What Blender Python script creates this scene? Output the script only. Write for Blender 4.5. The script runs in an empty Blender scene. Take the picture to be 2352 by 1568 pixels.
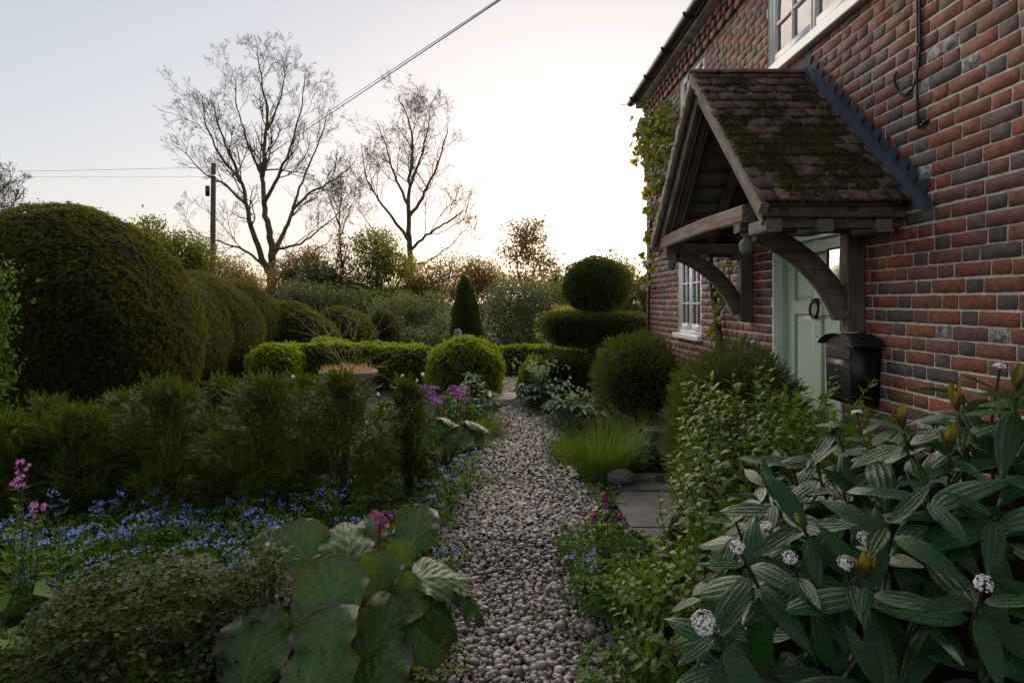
import bpy, bmesh, math, random
import numpy as np
from mathutils import Vector, Matrix

# ------------------------------------------------------------------ camera, sky, sun, exposure
SC = bpy.context.scene
COL = SC.collection
F, CX, CY, EYE = 1440.0, 1150.0, 696.0, 1.5      # focal length and principal point of the 2352 x 1568 survey
cam_d = bpy.data.cameras.new('camera'); cam = bpy.data.objects.new('camera', cam_d); COL.objects.link(cam)
cam.location = (0, 0, EYE); cam.rotation_euler = (math.radians(90), 0, 0)
cam_d.sensor_width = 36; cam_d.lens = F / 2352 * 36
cam_d.shift_x = (1176 - CX) / 2352; cam_d.shift_y = (CY - 784) / 2352
cam_d.clip_start = 0.05; cam_d.clip_end = 3000
SC.camera = cam
SUN_AZ, SUN_EL = math.radians(8.0), math.radians(5.0)      # azimuth to the right of +Y
w = bpy.data.worlds.new('World'); SC.world = w; w.use_nodes = True
nt = w.node_tree; nt.nodes.clear()
o_ = nt.nodes.new('ShaderNodeOutputWorld'); b_ = nt.nodes.new('ShaderNodeBackground'); s_ = nt.nodes.new('ShaderNodeTexSky')
s_.sky_type = 'NISHITA'; s_.sun_disc = False; s_.sun_elevation = SUN_EL; s_.sun_rotation = SUN_AZ
s_.air_density = 1.0; s_.dust_density = 1.6; s_.ozone_density = 1.0; s_.altitude = 60
hs = nt.nodes.new('ShaderNodeHueSaturation'); hs.inputs['Hue'].default_value = 0.487; hs.inputs['Saturation'].default_value = 0.95
gm = nt.nodes.new('ShaderNodeGamma'); gm.inputs[1].default_value = 0.38        # gamma evens out the dusk sky's brightness
tn = nt.nodes.new('ShaderNodeMix'); tn.data_type = 'RGBA'; tn.blend_type = 'MULTIPLY'; tn.inputs[0].default_value = 1.0; tn.inputs[7].default_value = (0.985, 0.972, 1.05, 1)
nt.links.new(s_.outputs[0], hs.inputs['Color']); nt.links.new(hs.outputs[0], gm.inputs[0]); nt.links.new(gm.outputs[0], tn.inputs[6]); nt.links.new(tn.outputs[2], b_.inputs[0]); nt.links.new(b_.outputs[0], o_.inputs[0])
b_.inputs[1].default_value = 0.15
sun_d = bpy.data.lights.new('sun', 'SUN'); sun = bpy.data.objects.new('sun', sun_d); COL.objects.link(sun)
sun_d.energy = 3.1; sun_d.angle = math.radians(110); sun_d.color = (1.0, 0.86, 0.70)
sdir = Vector((math.sin(SUN_AZ) * math.cos(SUN_EL), math.cos(SUN_AZ) * math.cos(SUN_EL), math.sin(SUN_EL)))
sun.rotation_euler = sdir.to_track_quat('Z', 'Y').to_euler(); sun.location = (4, 30, 12)
vs = SC.view_settings; vs.view_transform = 'Standard'; vs.look = 'None'; vs.exposure = 1.82; vs.gamma = 1.0; vs.use_curve_mapping = False
SC.cycles.max_bounces = 8; SC.cycles.transparent_max_bounces = 8; SC.cycles.use_denoising = True

# ------------------------------------------------------------------ helpers
PI = math.pi
def rng(s): return np.random.default_rng(s)
def P(px, py, d): return np.array([(px - CX) / F * d, d, EYE - (py - CY) / F * d])
def nrm(a):
    a = np.asarray(a, float); return a / np.maximum(np.linalg.norm(a, axis=-1, keepdims=True), 1e-9)
def frames(d, up):
    """rotation matrices with local +Y along d and local +Z near up"""
    d = nrm(d); up = np.broadcast_to(np.asarray(up, float), d.shape)
    n = up - (up * d).sum(-1, keepdims=True) * d
    bad = np.linalg.norm(n, axis=-1) < 1e-3
    if bad.any():
        alt = np.cross(d, [1.0, 0.3, 0.2]); n = np.where(bad[:, None], alt, n)
    n = nrm(n); x = np.cross(d, n)
    return np.stack([x, d, n], axis=-1)
class MB:
    """collects polygons; build() links them as one mesh object"""
    def __init__(s): s.V = []; s.F = []; s.M = []; s.n = 0
    def add(s, V, Fc, m=0):
        V = np.asarray(V, float).reshape(-1, 3); Fc = np.asarray(Fc, np.int64)
        if len(Fc) == 0: return
        s.V.append(V); s.F.append(Fc + s.n); s.M.append(np.full(len(Fc), m, np.int32)); s.n += len(V)
    def inst(s, T, pos, R, sc, m=0):
        tv, tf = T; pos = np.asarray(pos, float); n = len(pos)
        if n == 0: return
        sc = np.broadcast_to(np.asarray(sc, float), (n,)) if np.ndim(sc) < 2 else np.asarray(sc)
        if sc.ndim == 1: sc = np.repeat(sc[:, None], 3, 1)
        V = np.einsum('nij,nkj->nki', R, tv[None] * sc[:, None, :]) + pos[:, None, :]
        Fc = (tf[None] + (np.arange(n) * len(tv))[:, None, None]).reshape(-1, tf.shape[1])
        s.add(V.reshape(-1, 3), Fc, m)
    def poly(s, pts, m=0): s.add(pts, [list(range(len(pts)))], m)
    def box(s, lo, hi, m=0):
        x0, y0, z0 = lo; x1, y1, z1 = hi
        V = [(x0,y0,z0),(x1,y0,z0),(x1,y1,z0),(x0,y1,z0),(x0,y0,z1),(x1,y0,z1),(x1,y1,z1),(x0,y1,z1)]
        s.add(V, [(0,3,2,1),(4,5,6,7),(0,1,5,4),(1,2,6,5),(2,3,7,6),(3,0,4,7)], m)
    def tube(s, pts, rad, sides=6, m=0, cap=True):
        pts = np.asarray(pts, float); k = len(pts); rad = np.broadcast_to(np.asarray(rad, float), (k,))
        t = np.empty_like(pts); t[1:-1] = pts[2:] - pts[:-2]; t[0] = pts[1] - pts[0]; t[-1] = pts[-1] - pts[-2]
        t = nrm(t); ref = np.array([0.31, 0.17, 0.93]) if abs(t[0][2]) < 0.8 else np.array([0.9, 0.4, 0.1])
        u = nrm(np.cross(t, ref)); v = np.cross(t, u)
        a = np.arange(sides) * 2 * PI / sides
        ring = u[:, None, :] * np.cos(a)[None, :, None] + v[:, None, :] * np.sin(a)[None, :, None]
        V = (pts[:, None, :] + ring * rad[:, None, None]).reshape(-1, 3)
        i = np.arange(k - 1)[:, None] * sides; j = np.arange(sides)[None]; j2 = (j + 1) % sides
        Fc = np.stack([i + j, i + j2, i + sides + j2, i + sides + j], -1).reshape(-1, 4)
        s.add(V, Fc, m)
        if cap and sides > 3:
            s.add(V[:sides], [list(range(sides))[::-1]], m); s.add(V[-sides:], [list(range(sides))], m)
    def lathe(s, prof, c, sides=16, m=0, squash=(1, 1)):
        prof = np.asarray(prof, float); a = np.arange(sides) * 2 * PI / sides; k = len(prof)
        V = np.stack([prof[:, 0, None] * np.cos(a) * squash[0] + c[0], prof[:, 0, None] * np.sin(a) * squash[1] + c[1],
                      np.repeat(prof[:, 1, None], sides, 1) + c[2]], -1).reshape(-1, 3)
        i = np.arange(k - 1)[:, None] * sides; j = np.arange(sides)[None]; j2 = (j + 1) % sides
        s.add(V, np.stack([i + j, i + j2, i + sides + j2, i + sides + j], -1).reshape(-1, 4), m)
    def mesh(s, name, mats, smooth=False):
        me = bpy.data.meshes.new(name)
        V = np.concatenate(s.V); me.vertices.add(len(V)); me.vertices.foreach_set('co', V.ravel())
        lens = np.concatenate([np.full(len(f), f.shape[1], np.int64) for f in s.F]); idx = np.concatenate([f.ravel() for f in s.F])
        me.loops.add(len(idx)); me.loops.foreach_set('vertex_index', idx.astype(np.int32))
        me.polygons.add(len(lens)); st = np.concatenate([[0], np.cumsum(lens)[:-1]])
        me.polygons.foreach_set('loop_start', st.astype(np.int32)); me.polygons.foreach_set('loop_total', lens.astype(np.int32))
        me.polygons.foreach_set('material_index', np.concatenate(s.M))
        if smooth: me.polygons.foreach_set('use_smooth', np.ones(len(lens), bool))
        me.update(calc_edges=True)
        for m in (mats if isinstance(mats, (list, tuple)) else [mats]): me.materials.append(m)
        return me
    def build(s, name, mats, parent=None, smooth=False):
        return link(name, s.mesh(name, mats, smooth), parent)
def link(name, me, parent=None):
    o = bpy.data.objects.new(name, me); COL.objects.link(o)
    if parent is not None:
        o.parent = parent; o.matrix_parent_inverse = parent_inv(parent)
    return o
def parent_inv(p):
    """things are placed in world space: undo the parents' own placement"""
    m = Matrix.Identity(4)
    while p is not None:
        m = (p.matrix_parent_inverse @ p.matrix_basis) @ m if p.parent else p.matrix_basis @ m
        p = p.parent
    return m.inverted()
def tag(o, label=None, cat=None, group=None, kind=None):
    if label: o['label'] = label
    if cat: o['category'] = cat
    if group: o['group'] = group
    if kind: o['kind'] = kind
    return o
def thing(name, label, cat, loc=(0, 0, 0), group=None):
    o = bpy.data.objects.new(name, None); COL.objects.link(o); o.location = tuple(float(v) for v in loc)
    o.empty_display_size = 0.1
    return tag(o, label, cat, group)
def bevel_box(lo, hi, b=0.004, seg=1, jit=0.0, seed=0):
    bm = bmesh.new(); bmesh.ops.create_cube(bm, size=1.0)
    lo = np.array(lo, float); hi = np.array(hi, float); c = (lo + hi) / 2; d = hi - lo
    r = random.Random(seed)
    for v in bm.verts:
        v.co = Vector([c[i] + v.co[i] * d[i] + r.uniform(-jit, jit) for i in range(3)])
    if b > 0: bmesh.ops.bevel(bm, geom=bm.edges[:], offset=b, segments=seg, affect='EDGES', profile=0.6)
    return bm
def obj_bm(name, bm, mat, parent=None, smooth=False):
    me = bpy.data.meshes.new(name); bm.to_mesh(me); bm.free(); me.materials.append(mat)
    if smooth:
        for p in me.polygons: p.use_smooth = True
    return link(name, me, parent)
def bbox(name, lo, hi, mat, parent=None, b=0.004, jit=0.0, seed=0): return obj_bm(name, bevel_box(lo, hi, b, 1, jit, seed), mat, parent)
def beam(name, p0, p1, w_, h_, mat, parent, b=0.006, up=(0, 0, 1), bow=0.0, seed=0):
    """a squared timber from p0 to p1 (w_ across, h_ along up), its local X along the grain"""
    p0 = Vector(p0); p1 = Vector(p1); L = (p1 - p0).length; x = (p1 - p0).normalized()
    bm = bmesh.new(); n = 9; r = random.Random(seed); rows = []
    for i in range(n):
        t = i / (n - 1); off = bow * math.sin(PI * t); j = lambda: r.uniform(-0.0015, 0.0015)
        q = min(b, 0.3 * min(w_, h_)); W, H = w_ / 2, h_ / 2
        prof = [(-W + q, -H), (W - q, -H), (W, -H + q), (W, H - q), (W - q, H), (-W + q, H), (-W, H - q), (-W, -H + q)]
        rows.append([bm.verts.new((t * L, y + j(), z + off + j())) for y, z in prof])
    for a, c in zip(rows, rows[1:]):
        for k in range(8): bm.faces.new((a[k], a[(k + 1) % 8], c[(k + 1) % 8], c[k]))
    bm.faces.new(rows[0][::-1]); bm.faces.new(rows[-1])
    bm.normal_update()
    bmesh.ops.recalc_face_normals(bm, faces=bm.faces[:])
    me = bpy.data.meshes.new(name); bm.to_mesh(me); bm.free(); me.materials.append(mat)
    o = bpy.data.objects.new(name, me); COL.objects.link(o)
    z = Vector(up); z = (z - z.dot(x) * x).normalized(); y = z.cross(x)
    M = Matrix((x, y, z)).transposed().to_4x4(); M.translation = p0
    if parent is not None: o.parent = parent; o.matrix_parent_inverse = parent_inv(parent)
    o.matrix_basis = M
    return o

# ------------------------------------------------------------------ materials
def mk(name):
    m = bpy.data.materials.new(name); m.use_nodes = True; t = m.node_tree; t.nodes.clear()
    out = t.nodes.new('ShaderNodeOutputMaterial'); p = t.nodes.new('ShaderNodeBsdfPrincipled')
    t.links.new(p.outputs[0], out.inputs[0]); return m, t, p, out
def N(t, typ, **kw):
    n = t.nodes.new(typ)
    for k, v in kw.items():
        if k in n.inputs: n.inputs[k].default_value = v
        else: setattr(n, k, v)
    return n
def ramp(t, fac, cols, pos=None, interp='LINEAR'):
    r = t.nodes.new('ShaderNodeValToRGB'); r.color_ramp.interpolation = interp; e = r.color_ramp.elements
    while len(e) < len(cols): e.new(0.5)
    for i, c in enumerate(cols):
        e[i].position = pos[i] if pos else i / max(1, len(cols) - 1); e[i].color = tuple(c) + (1.0,)
    t.links.new(fac, r.inputs[0]); return r.outputs[0]
def coords(t, kind='Object', scale=(1, 1, 1)):
    c = t.nodes.new('ShaderNodeTexCoord'); m = t.nodes.new('ShaderNodeMapping'); m.inputs['Scale'].default_value = scale
    t.links.new(c.outputs[kind], m.inputs[0]); return m.outputs[0]
def noise(t, vec, scale, detail=4, rough=0.55):
    n = N(t, 'ShaderNodeTexNoise', Scale=scale, Detail=detail, Roughness=rough)
    if vec is not None: t.links.new(vec, n.inputs['Vector'])
    return n.outputs[0]
def math_(t, op, a, b=None):
    n = t.nodes.new('ShaderNodeMath'); n.operation = op
    for i, v in enumerate((a, b)):
        if v is None: continue
        if isinstance(v, (int, float)): n.inputs[i].default_value = v
        else: t.links.new(v, n.inputs[i])
    return n.outputs[0]
def mix(t, fac, a, b, mode='MIX'):
    n = t.nodes.new('ShaderNodeMix'); n.data_type = 'RGBA'; n.blend_type = mode
    for i, v in ((0, fac), (6, a), (7, b)):
        if isinstance(v, (int, float)): n.inputs[i].default_value = v
        elif isinstance(v, tuple): n.inputs[i].default_value = v + (1.0,)
        else: t.links.new(v, n.inputs[i])
    return n.outputs[2]
def bump(t, p, h, strength=0.3, dist=0.01):
    b = N(t, 'ShaderNodeBump', Strength=strength, Distance=dist); t.links.new(h, b.inputs['Height']); t.links.new(b.outputs[0], p.inputs['Normal']); return b
def rnd(t):
    """a random number for each piece: per mesh island and per object"""
    g = t.nodes.new('ShaderNodeNewGeometry'); o = t.nodes.new('ShaderNodeObjectInfo')
    return math_(t, 'FRACT', math_(t, 'ADD', g.outputs['Random Per Island'], o.outputs['Random']))
def plain(name, cols, rough=0.6, scale=6.0, bmp=0.0, bscale=40.0, spec=0.3, stretch=(1, 1, 1), metal=0.0, piece=0.0, dist=0.01):
    m, t, p, out = mk(name); v = coords(t, 'Object', stretch)
    f = noise(t, v, scale, 6)
    f = N_range(t, f)
    if piece: f = math_(t, 'ADD', math_(t, 'MULTIPLY', f, 1 - piece), math_(t, 'MULTIPLY', rnd(t), piece))
    t.links.new(ramp(t, f, cols), p.inputs['Base Color'])
    p.inputs['Roughness'].default_value = rough; p.inputs['Specular IOR Level'].default_value = spec; p.inputs['Metallic'].default_value = metal
    if bmp: bump(t, p, noise(t, v, bscale, 6), bmp, dist)
    return m
def N_range(t, f, lo=0.3, hi=0.7):
    n = t.nodes.new('ShaderNodeMapRange'); n.inputs[1].default_value = lo; n.inputs[2].default_value = hi; t.links.new(f, n.inputs[0]); return n.outputs[0]
def leafm(name, cols, rough=0.5, trans=0.25, spec=0.35, patch=0.35, pscale=1.5, tcol=None, veins=0.0):
    m, t, p, out = mk(name); v = coords(t, 'Object')
    f = math_(t, 'ADD', math_(t, 'MULTIPLY', rnd(t), 1 - patch), math_(t, 'MULTIPLY', N_range(t, noise(t, v, pscale, 3)), patch))
    c = ramp(t, f, cols); t.links.new(c, p.inputs['Base Color'])
    p.inputs['Roughness'].default_value = rough; p.inputs['Specular IOR Level'].default_value = spec
    if veins: bump(t, p, noise(t, v, 160, 3), veins, 0.004)
    tr = t.nodes.new('ShaderNodeBsdfTranslucent'); ms = t.nodes.new('ShaderNodeMixShader'); ms.inputs[0].default_value = trans
    tc = mix(t, 1.0, c, tcol or (1.7, 1.6, 0.7), 'MULTIPLY'); t.links.new(tc, tr.inputs[0])
    t.links.new(p.outputs[0], ms.inputs[1]); t.links.new(tr.outputs[0], ms.inputs[2]); t.links.new(ms.outputs[0], out.inputs[0])
    return m
M = {}
def brick_mat(name, cols, frost):
    m, t, p, out = mk(name); r = rnd(t); g = coords(t, 'Object')
    geo = t.nodes.new('ShaderNodeNewGeometry'); pos = geo.outputs['Position']
    base = ramp(t, r, cols)
    n1 = noise(t, pos, 28, 8, 0.7); n2 = noise(t, pos, 9, 5, 0.6)
    base = mix(t, math_(t, 'MULTIPLY', N_range(t, n1, 0.38, 0.68), 0.8), base, (0.045, 0.030, 0.025))
    base = mix(t, math_(t, 'MULTIPLY', N_range(t, noise(t, pos, 4.0, 4), 0.45, 0.7), 0.5), base, (0.13, 0.085, 0.07))
    base = mix(t, math_(t, 'MULTIPLY', N_range(t, n2, 0.5, 0.75), 0.45), base, (0.20, 0.10, 0.07))
    fr = math_(t, 'MULTIPLY', N_range(t, noise(t, pos, 55, 6, 0.75), 0.60, 0.72), frost)
    r2 = math_(t, 'FRACT', math_(t, 'MULTIPLY', r, 17.37))
    sel = math_(t, 'GREATER_THAN', r2, 0.94 if frost > 0.5 else 2.0)
    fr2 = math_(t, 'MULTIPLY', N_range(t, noise(t, pos, 30, 6, 0.7), 0.42, 0.55), math_(t, 'MULTIPLY', sel, 0.85))
    base = mix(t, math_(t, 'MAXIMUM', fr, fr2), base, (0.42, 0.41, 0.41))
    t.links.new(base, p.inputs['Base Color']); p.inputs['Roughness'].default_value = 0.72; p.inputs['Specular IOR Level'].default_value = 0.28
    bump(t, p, math_(t, 'ADD', noise(t, pos, 70, 8, 0.7), math_(t, 'MULTIPLY', n2, 1.5)), 0.75, 0.006)
    return m
M['brick_red'] = brick_mat('brick_red', [(0.2862, 0.085, 0.048), (0.3286, 0.092, 0.0461), (0.2332, 0.085, 0.0595), (0.4028, 0.105, 0.0432), (0.2438, 0.088, 0.0576), (0.1908, 0.085, 0.0653), (0.2968, 0.09, 0.0538), (0.212, 0.095, 0.0691), (0.1802, 0.092, 0.0749)], 0.10)
M['brick_grey'] = brick_mat('brick_grey', [(0.0746, 0.0716, 0.0766), (0.1044, 0.0902, 0.0896), (0.1418, 0.1261, 0.1243), (0.127, 0.083, 0.0722), (0.0866, 0.0859, 0.0925)], 0.55)
M['mortar'] = plain('mortar', [(0.4453, 0.4099, 0.3491), (0.587, 0.5465, 0.4756), (0.7286, 0.6882, 0.6072)], 0.95, 30, 0.5, 140, 0.1, dist=0.006)
M['white'] = plain('white_paint', [(0.70, 0.71, 0.72), (0.80, 0.80, 0.80)], 0.35, 9, 0.05, 60, 0.4)
M['green_paint'] = plain('sage_paint', [(0.4436, 0.5306, 0.4088), (0.4958, 0.583, 0.4559)], 0.38, 5, 0.05, 90, 0.4)
M['iron'] = plain('black_iron', [(0.012, 0.012, 0.013), (0.022, 0.021, 0.02)], 0.45, 30, 0.2, 90, 0.4)
M['blackmetal'] = plain('black_powder_coat', [(0.008, 0.008, 0.009), (0.012, 0.012, 0.013)], 0.42, 12, 0.08, 200, 0.4)
M['silver'] = plain('silver_mark', [(0.45, 0.45, 0.46), (0.55, 0.55, 0.56)], 0.3, 12, 0, 40, 0.5, metal=0.8)
M['greymark'] = plain('grey_print', [(0.14, 0.14, 0.15), (0.19, 0.19, 0.2)], 0.5, 12)
M['lead'] = plain('lead_sheet', [(0.020, 0.027, 0.048), (0.032, 0.042, 0.068), (0.055, 0.066, 0.095)], 0.7, 9, 0.35, 30, 0.15)
def wood(name, cols, lo=0.55, sc=(3, 38, 38)):
    m, t, p, out = mk(name); v = coords(t, 'Object', sc); v2 = coords(t, 'Object')
    g = noise(t, v, 1.0, 8, 0.65); bl = noise(t, v2, 7, 5)
    base = ramp(t, N_range(t, g, 0.28, 0.72), cols)
    base = mix(t, math_(t, 'MULTIPLY', N_range(t, bl, 0.45, 0.7), 0.55), base, (0.17, 0.15, 0.13))
    t.links.new(base, p.inputs['Base Color']); p.inputs['Roughness'].default_value = 0.8; p.inputs['Specular IOR Level'].default_value = 0.2
    bump(t, p, g, 0.6, 0.006); return m
M['oak'] = wood('weathered_oak', [(0.039, 0.0279, 0.0209), (0.1045, 0.0781, 0.0599), (0.1812, 0.1422, 0.1143)])
M['oak_red'] = wood('worn_red_timber', [(0.1105, 0.1024, 0.0819), (0.1658, 0.0751, 0.0546), (0.221, 0.2048, 0.1706), (0.1326, 0.0614, 0.0478)])
M['oak_grey'] = wood('grey_oak', [(0.13, 0.125, 0.115), (0.20, 0.195, 0.18), (0.28, 0.27, 0.25)])
M['oak_end'] = wood('oak_end_grain', [(0.084, 0.077, 0.0672), (0.154, 0.14, 0.126), (0.224, 0.21, 0.189)])
M['dark_timber'] = wood('dark_stained_timber', [(0.010, 0.008, 0.007), (0.02, 0.016, 0.013), (0.03, 0.024, 0.02)])
M['board'] = wood('soffit_board', [(0.09, 0.078, 0.06), (0.15, 0.1275, 0.0975), (0.195, 0.165, 0.1275)])
M['verge'] = plain('verge_mortar', [(0.17, 0.135, 0.105), (0.28, 0.24, 0.20), (0.22, 0.19, 0.13)], 0.95, 24, 1.0, 90, 0.1, dist=0.012)
def tile_mat():
    m, t, p, out = mk('clay_tile'); r = rnd(t); geo = t.nodes.new('ShaderNodeNewGeometry'); pos = geo.outputs['Position']
    base = ramp(t, r, [(0.188, 0.115, 0.092), (0.206, 0.112, 0.09), (0.169, 0.115, 0.098), (0.338, 0.131, 0.106), (0.188, 0.125, 0.103), (0.2, 0.11, 0.09), (0.175, 0.122, 0.1), (0.194, 0.112, 0.088)])
    base = mix(t, N_range(t, noise(t, pos, 22, 7, 0.7), 0.38, 0.62), base, (0.062, 0.048, 0.036))
    base = mix(t, math_(t, 'MULTIPLY', N_range(t, noise(t, pos, 60, 5, 0.7), 0.6, 0.72), 0.55), base, (0.20, 0.20, 0.17))
    t.links.new(base, p.inputs['Base Color']); p.inputs['Roughness'].default_value = 0.85; p.inputs['Specular IOR Level'].default_value = 0.2
    bump(t, p, noise(t, pos, 90, 6, 0.7), 0.6, 0.004); return m
M['tile'] = tile_mat()
M['moss'] = leafm('moss', [(0.0243, 0.0243, 0.0081), (0.054, 0.0513, 0.0108), (0.0945, 0.0837, 0.0149), (0.0351, 0.0243, 0.0135), (0.0675, 0.0513, 0.0243)], 0.9, 0.1, 0.1, 0.6, 5)
M['drymoss_shade'] = leafm('dry_moss_and_row_shade', [(0.030, 0.022, 0.014), (0.06, 0.045, 0.03), (0.045, 0.04, 0.018), (0.025, 0.02, 0.012)], 0.95, 0.05, 0.1, 0.5, 6)
M['soil'] = plain('soil', [(0.0224, 0.0168, 0.0126), (0.042, 0.0322, 0.0224), (0.0672, 0.0518, 0.0378)], 0.95, 14, 1.0, 60, 0.1, dist=0.03)
M['lawn'] = plain('rough_grass', [(0.022, 0.030, 0.010), (0.035, 0.046, 0.014), (0.05, 0.055, 0.02)], 0.9, 5, 1.0, 40, 0.1, dist=0.05)
M['grit'] = plain('grit', [(0.030, 0.026, 0.024), (0.060, 0.054, 0.050), (0.10, 0.092, 0.088)], 0.95, 60, 1.0, 120, 0.1, dist=0.02)
def pebble_mat():
    m, t, p, out = mk('pebble_stone'); r = rnd(t); geo = t.nodes.new('ShaderNodeNewGeometry'); pos = geo.outputs['Position']
    base = ramp(t, r, [(0.14, 0.116, 0.107), (0.192, 0.161, 0.148), (0.083, 0.068, 0.063), (0.281, 0.24, 0.221), (0.172, 0.144, 0.133), (0.229, 0.194, 0.179), (0.198, 0.131, 0.108), (0.114, 0.097, 0.09), (0.437, 0.383, 0.357)])
    base = mix(t, math_(t, 'MULTIPLY', N_range(t, noise(t, pos, 90, 5, 0.7), 0.4, 0.7), 0.35), base, (0.10, 0.092, 0.085))
    t.links.new(base, p.inputs['Base Color']); p.inputs['Roughness'].default_value = 0.55; p.inputs['Specular IOR Level'].default_value = 0.35
    bump(t, p, noise(t, pos, 260, 4), 0.15, 0.002); return m
M['pebble'] = pebble_mat()
M['slate'] = plain('wet_slab', [(0.0413, 0.0396, 0.0413), (0.0702, 0.066, 0.066), (0.099, 0.0907, 0.0891)], 0.65, 7, 0.4, 50, 0.25)
M['sand'] = plain('sandstone', [(0.216, 0.1823, 0.1418), (0.324, 0.2767, 0.216), (0.405, 0.351, 0.2835)], 0.85, 8, 0.5, 60, 0.2)
M['boulder'] = plain('boulder_stone', [(0.091, 0.0868, 0.084), (0.154, 0.147, 0.14), (0.105, 0.098, 0.07)], 0.7, 9, 0.3, 70, 0.3)
M['stonebowl'] = plain('stone_bowl', [(0.12, 0.115, 0.11), (0.19, 0.18, 0.175), (0.15, 0.14, 0.11)], 0.85, 14, 0.6, 60, 0.2)
M['cable'] = plain('black_cable', [(0.008, 0.008, 0.008), (0.012, 0.012, 0.012)], 0.5)
M['pole'] = wood('pole_wood', [(0.05, 0.04, 0.035), (0.09, 0.075, 0.065), (0.13, 0.11, 0.095)])
M['bark'] = plain('bark', [(0.057, 0.0442, 0.0271), (0.1069, 0.0856, 0.0513), (0.1497, 0.1212, 0.0713)], 0.9, 3, 0.8, 14, 0.1, dist=0.03)
M['twig'] = plain('twig_bark', [(0.045, 0.0288, 0.021), (0.072, 0.048, 0.0336)], 0.9, 3)
M['stem'] = plain('stem', [(0.035, 0.025, 0.015), (0.06, 0.045, 0.028)], 0.85, 20, 0.4, 80)
M['greenstem'] = plain('green_stem', [(0.045, 0.065, 0.020), (0.07, 0.09, 0.03)], 0.6, 20)
M['redstem'] = plain('red_stem', [(0.13, 0.022, 0.026), (0.17, 0.034, 0.030)], 0.55, 20)
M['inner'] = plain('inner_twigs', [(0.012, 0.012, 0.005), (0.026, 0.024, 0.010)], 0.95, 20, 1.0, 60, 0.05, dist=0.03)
M['yew'] = leafm('yew_leaf', [(0.0511, 0.0664, 0.0143), (0.0825, 0.1005, 0.022), (0.121, 0.1345, 0.0332), (0.1636, 0.1471, 0.0463), (0.0682, 0.086, 0.0199)], 0.5, 0.22, 0.15, 0.35, 1.2)
M['yewdark'] = leafm('yew_dark_leaf', [(0.0475, 0.0726, 0.0138), (0.076, 0.1089, 0.0207), (0.114, 0.1487, 0.0294), (0.0634, 0.0871, 0.0173)], 0.5, 0.22, 0.12, 0.3, 2)
M['yewyoung'] = leafm('young_yew_leaf', [(0.0257, 0.0436, 0.004), (0.0416, 0.0663, 0.0063), (0.0683, 0.0948, 0.0087), (0.0515, 0.0776, 0.0103)], 0.5, 0.28, 0.08, 0.35, 2)
M['boxleaf'] = leafm('box_leaf', [(0.1109, 0.1646, 0.0158), (0.1754, 0.2469, 0.0225), (0.2587, 0.3201, 0.0315), (0.1442, 0.1976, 0.0203)], 0.45, 0.35, 0.2, 0.3, 3)
M['sarco'] = leafm('sweet_box_leaf', [(0.0498, 0.1027, 0.0058), (0.0763, 0.135, 0.0072), (0.1125, 0.1675, 0.0094), (0.0603, 0.1189, 0.0086), (0.1365, 0.1783, 0.0126)], 0.42, 0.35, 0.14, 0.3, 4)
M['treeleaf'] = leafm('tree_leaf', [(0.0715, 0.0938, 0.0107), (0.1216, 0.138, 0.0153), (0.1716, 0.1656, 0.0214)], 0.5, 0.5, 0.2, 0.4, 0.6)
M['bronze'] = leafm('bronze_spring_leaf', [(0.1063, 0.072, 0.0198), (0.1625, 0.108, 0.0306), (0.1313, 0.114, 0.027)], 0.5, 0.5, 0.3, 0.4, 0.6)
M['darkleaf'] = leafm('dark_tree_leaf', [(0.0429, 0.0609, 0.0126), (0.0715, 0.0897, 0.0179), (0.1072, 0.122, 0.0253)], 0.45, 0.3, 0.35, 0.4, 0.5)
M['greyleaf'] = leafm('grey_green_leaf', [(0.0616, 0.0795, 0.0302), (0.0924, 0.1143, 0.0466), (0.1232, 0.1471, 0.063), (0.066, 0.0745, 0.0252)], 0.5, 0.3, 0.25, 0.4, 0.8)
M['vine'] = leafm('vine_leaf', [(0.08, 0.115, 0.018), (0.13, 0.155, 0.026), (0.19, 0.19, 0.035), (0.25, 0.21, 0.04)], 0.45, 0.45, 0.3, 0.3, 2)
M['herb'] = leafm('herb_leaf', [(0.0356, 0.0855, 0.0082), (0.0552, 0.1188, 0.0112), (0.0802, 0.1485, 0.0143), (0.0463, 0.1045, 0.0173)], 0.55, 0.35, 0.1, 0.4, 3)
M['herbblue'] = leafm('blue_green_leaf', [(0.055, 0.098, 0.058), (0.080, 0.130, 0.078), (0.105, 0.155, 0.088)], 0.5, 0.28, 0.3, 0.4, 3)
M['grass'] = leafm('grass_blade', [(0.0561, 0.105, 0.0108), (0.0867, 0.145, 0.0162), (0.1224, 0.165, 0.0252)], 0.5, 0.4, 0.15, 0.4, 4)
M['straw'] = leafm('straw', [(0.30, 0.20, 0.12), (0.42, 0.29, 0.18)], 0.7, 0.3, 0.2)
M['epi'] = leafm('barrenwort_leaf', [(0.0172, 0.0389, 0.0037), (0.0315, 0.0514, 0.0052), (0.0382, 0.042, 0.0096), (0.0573, 0.0662, 0.0185), (0.0239, 0.0529, 0.0044), (0.0191, 0.0312, 0.0052)], 0.5, 0.3, 0.06, 0.3, 4)
M['willow'] = plain('green_twig', [(0.15, 0.16, 0.035), (0.22, 0.20, 0.05)], 0.6, 6)
def petal(name, cols, rough=0.5, trans=0.3): return leafm(name, cols, rough, trans, 0.3, 0.15, 8, (1.2, 1.2, 1.2))
M['blue'] = petal('blue_petal', [(0.20, 0.28, 0.80), (0.27, 0.38, 0.92), (0.28, 0.29, 0.80)])
M['purple'] = petal('purple_petal', [(0.30, 0.055, 0.36), (0.42, 0.10, 0.50), (0.36, 0.05, 0.28)])
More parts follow.
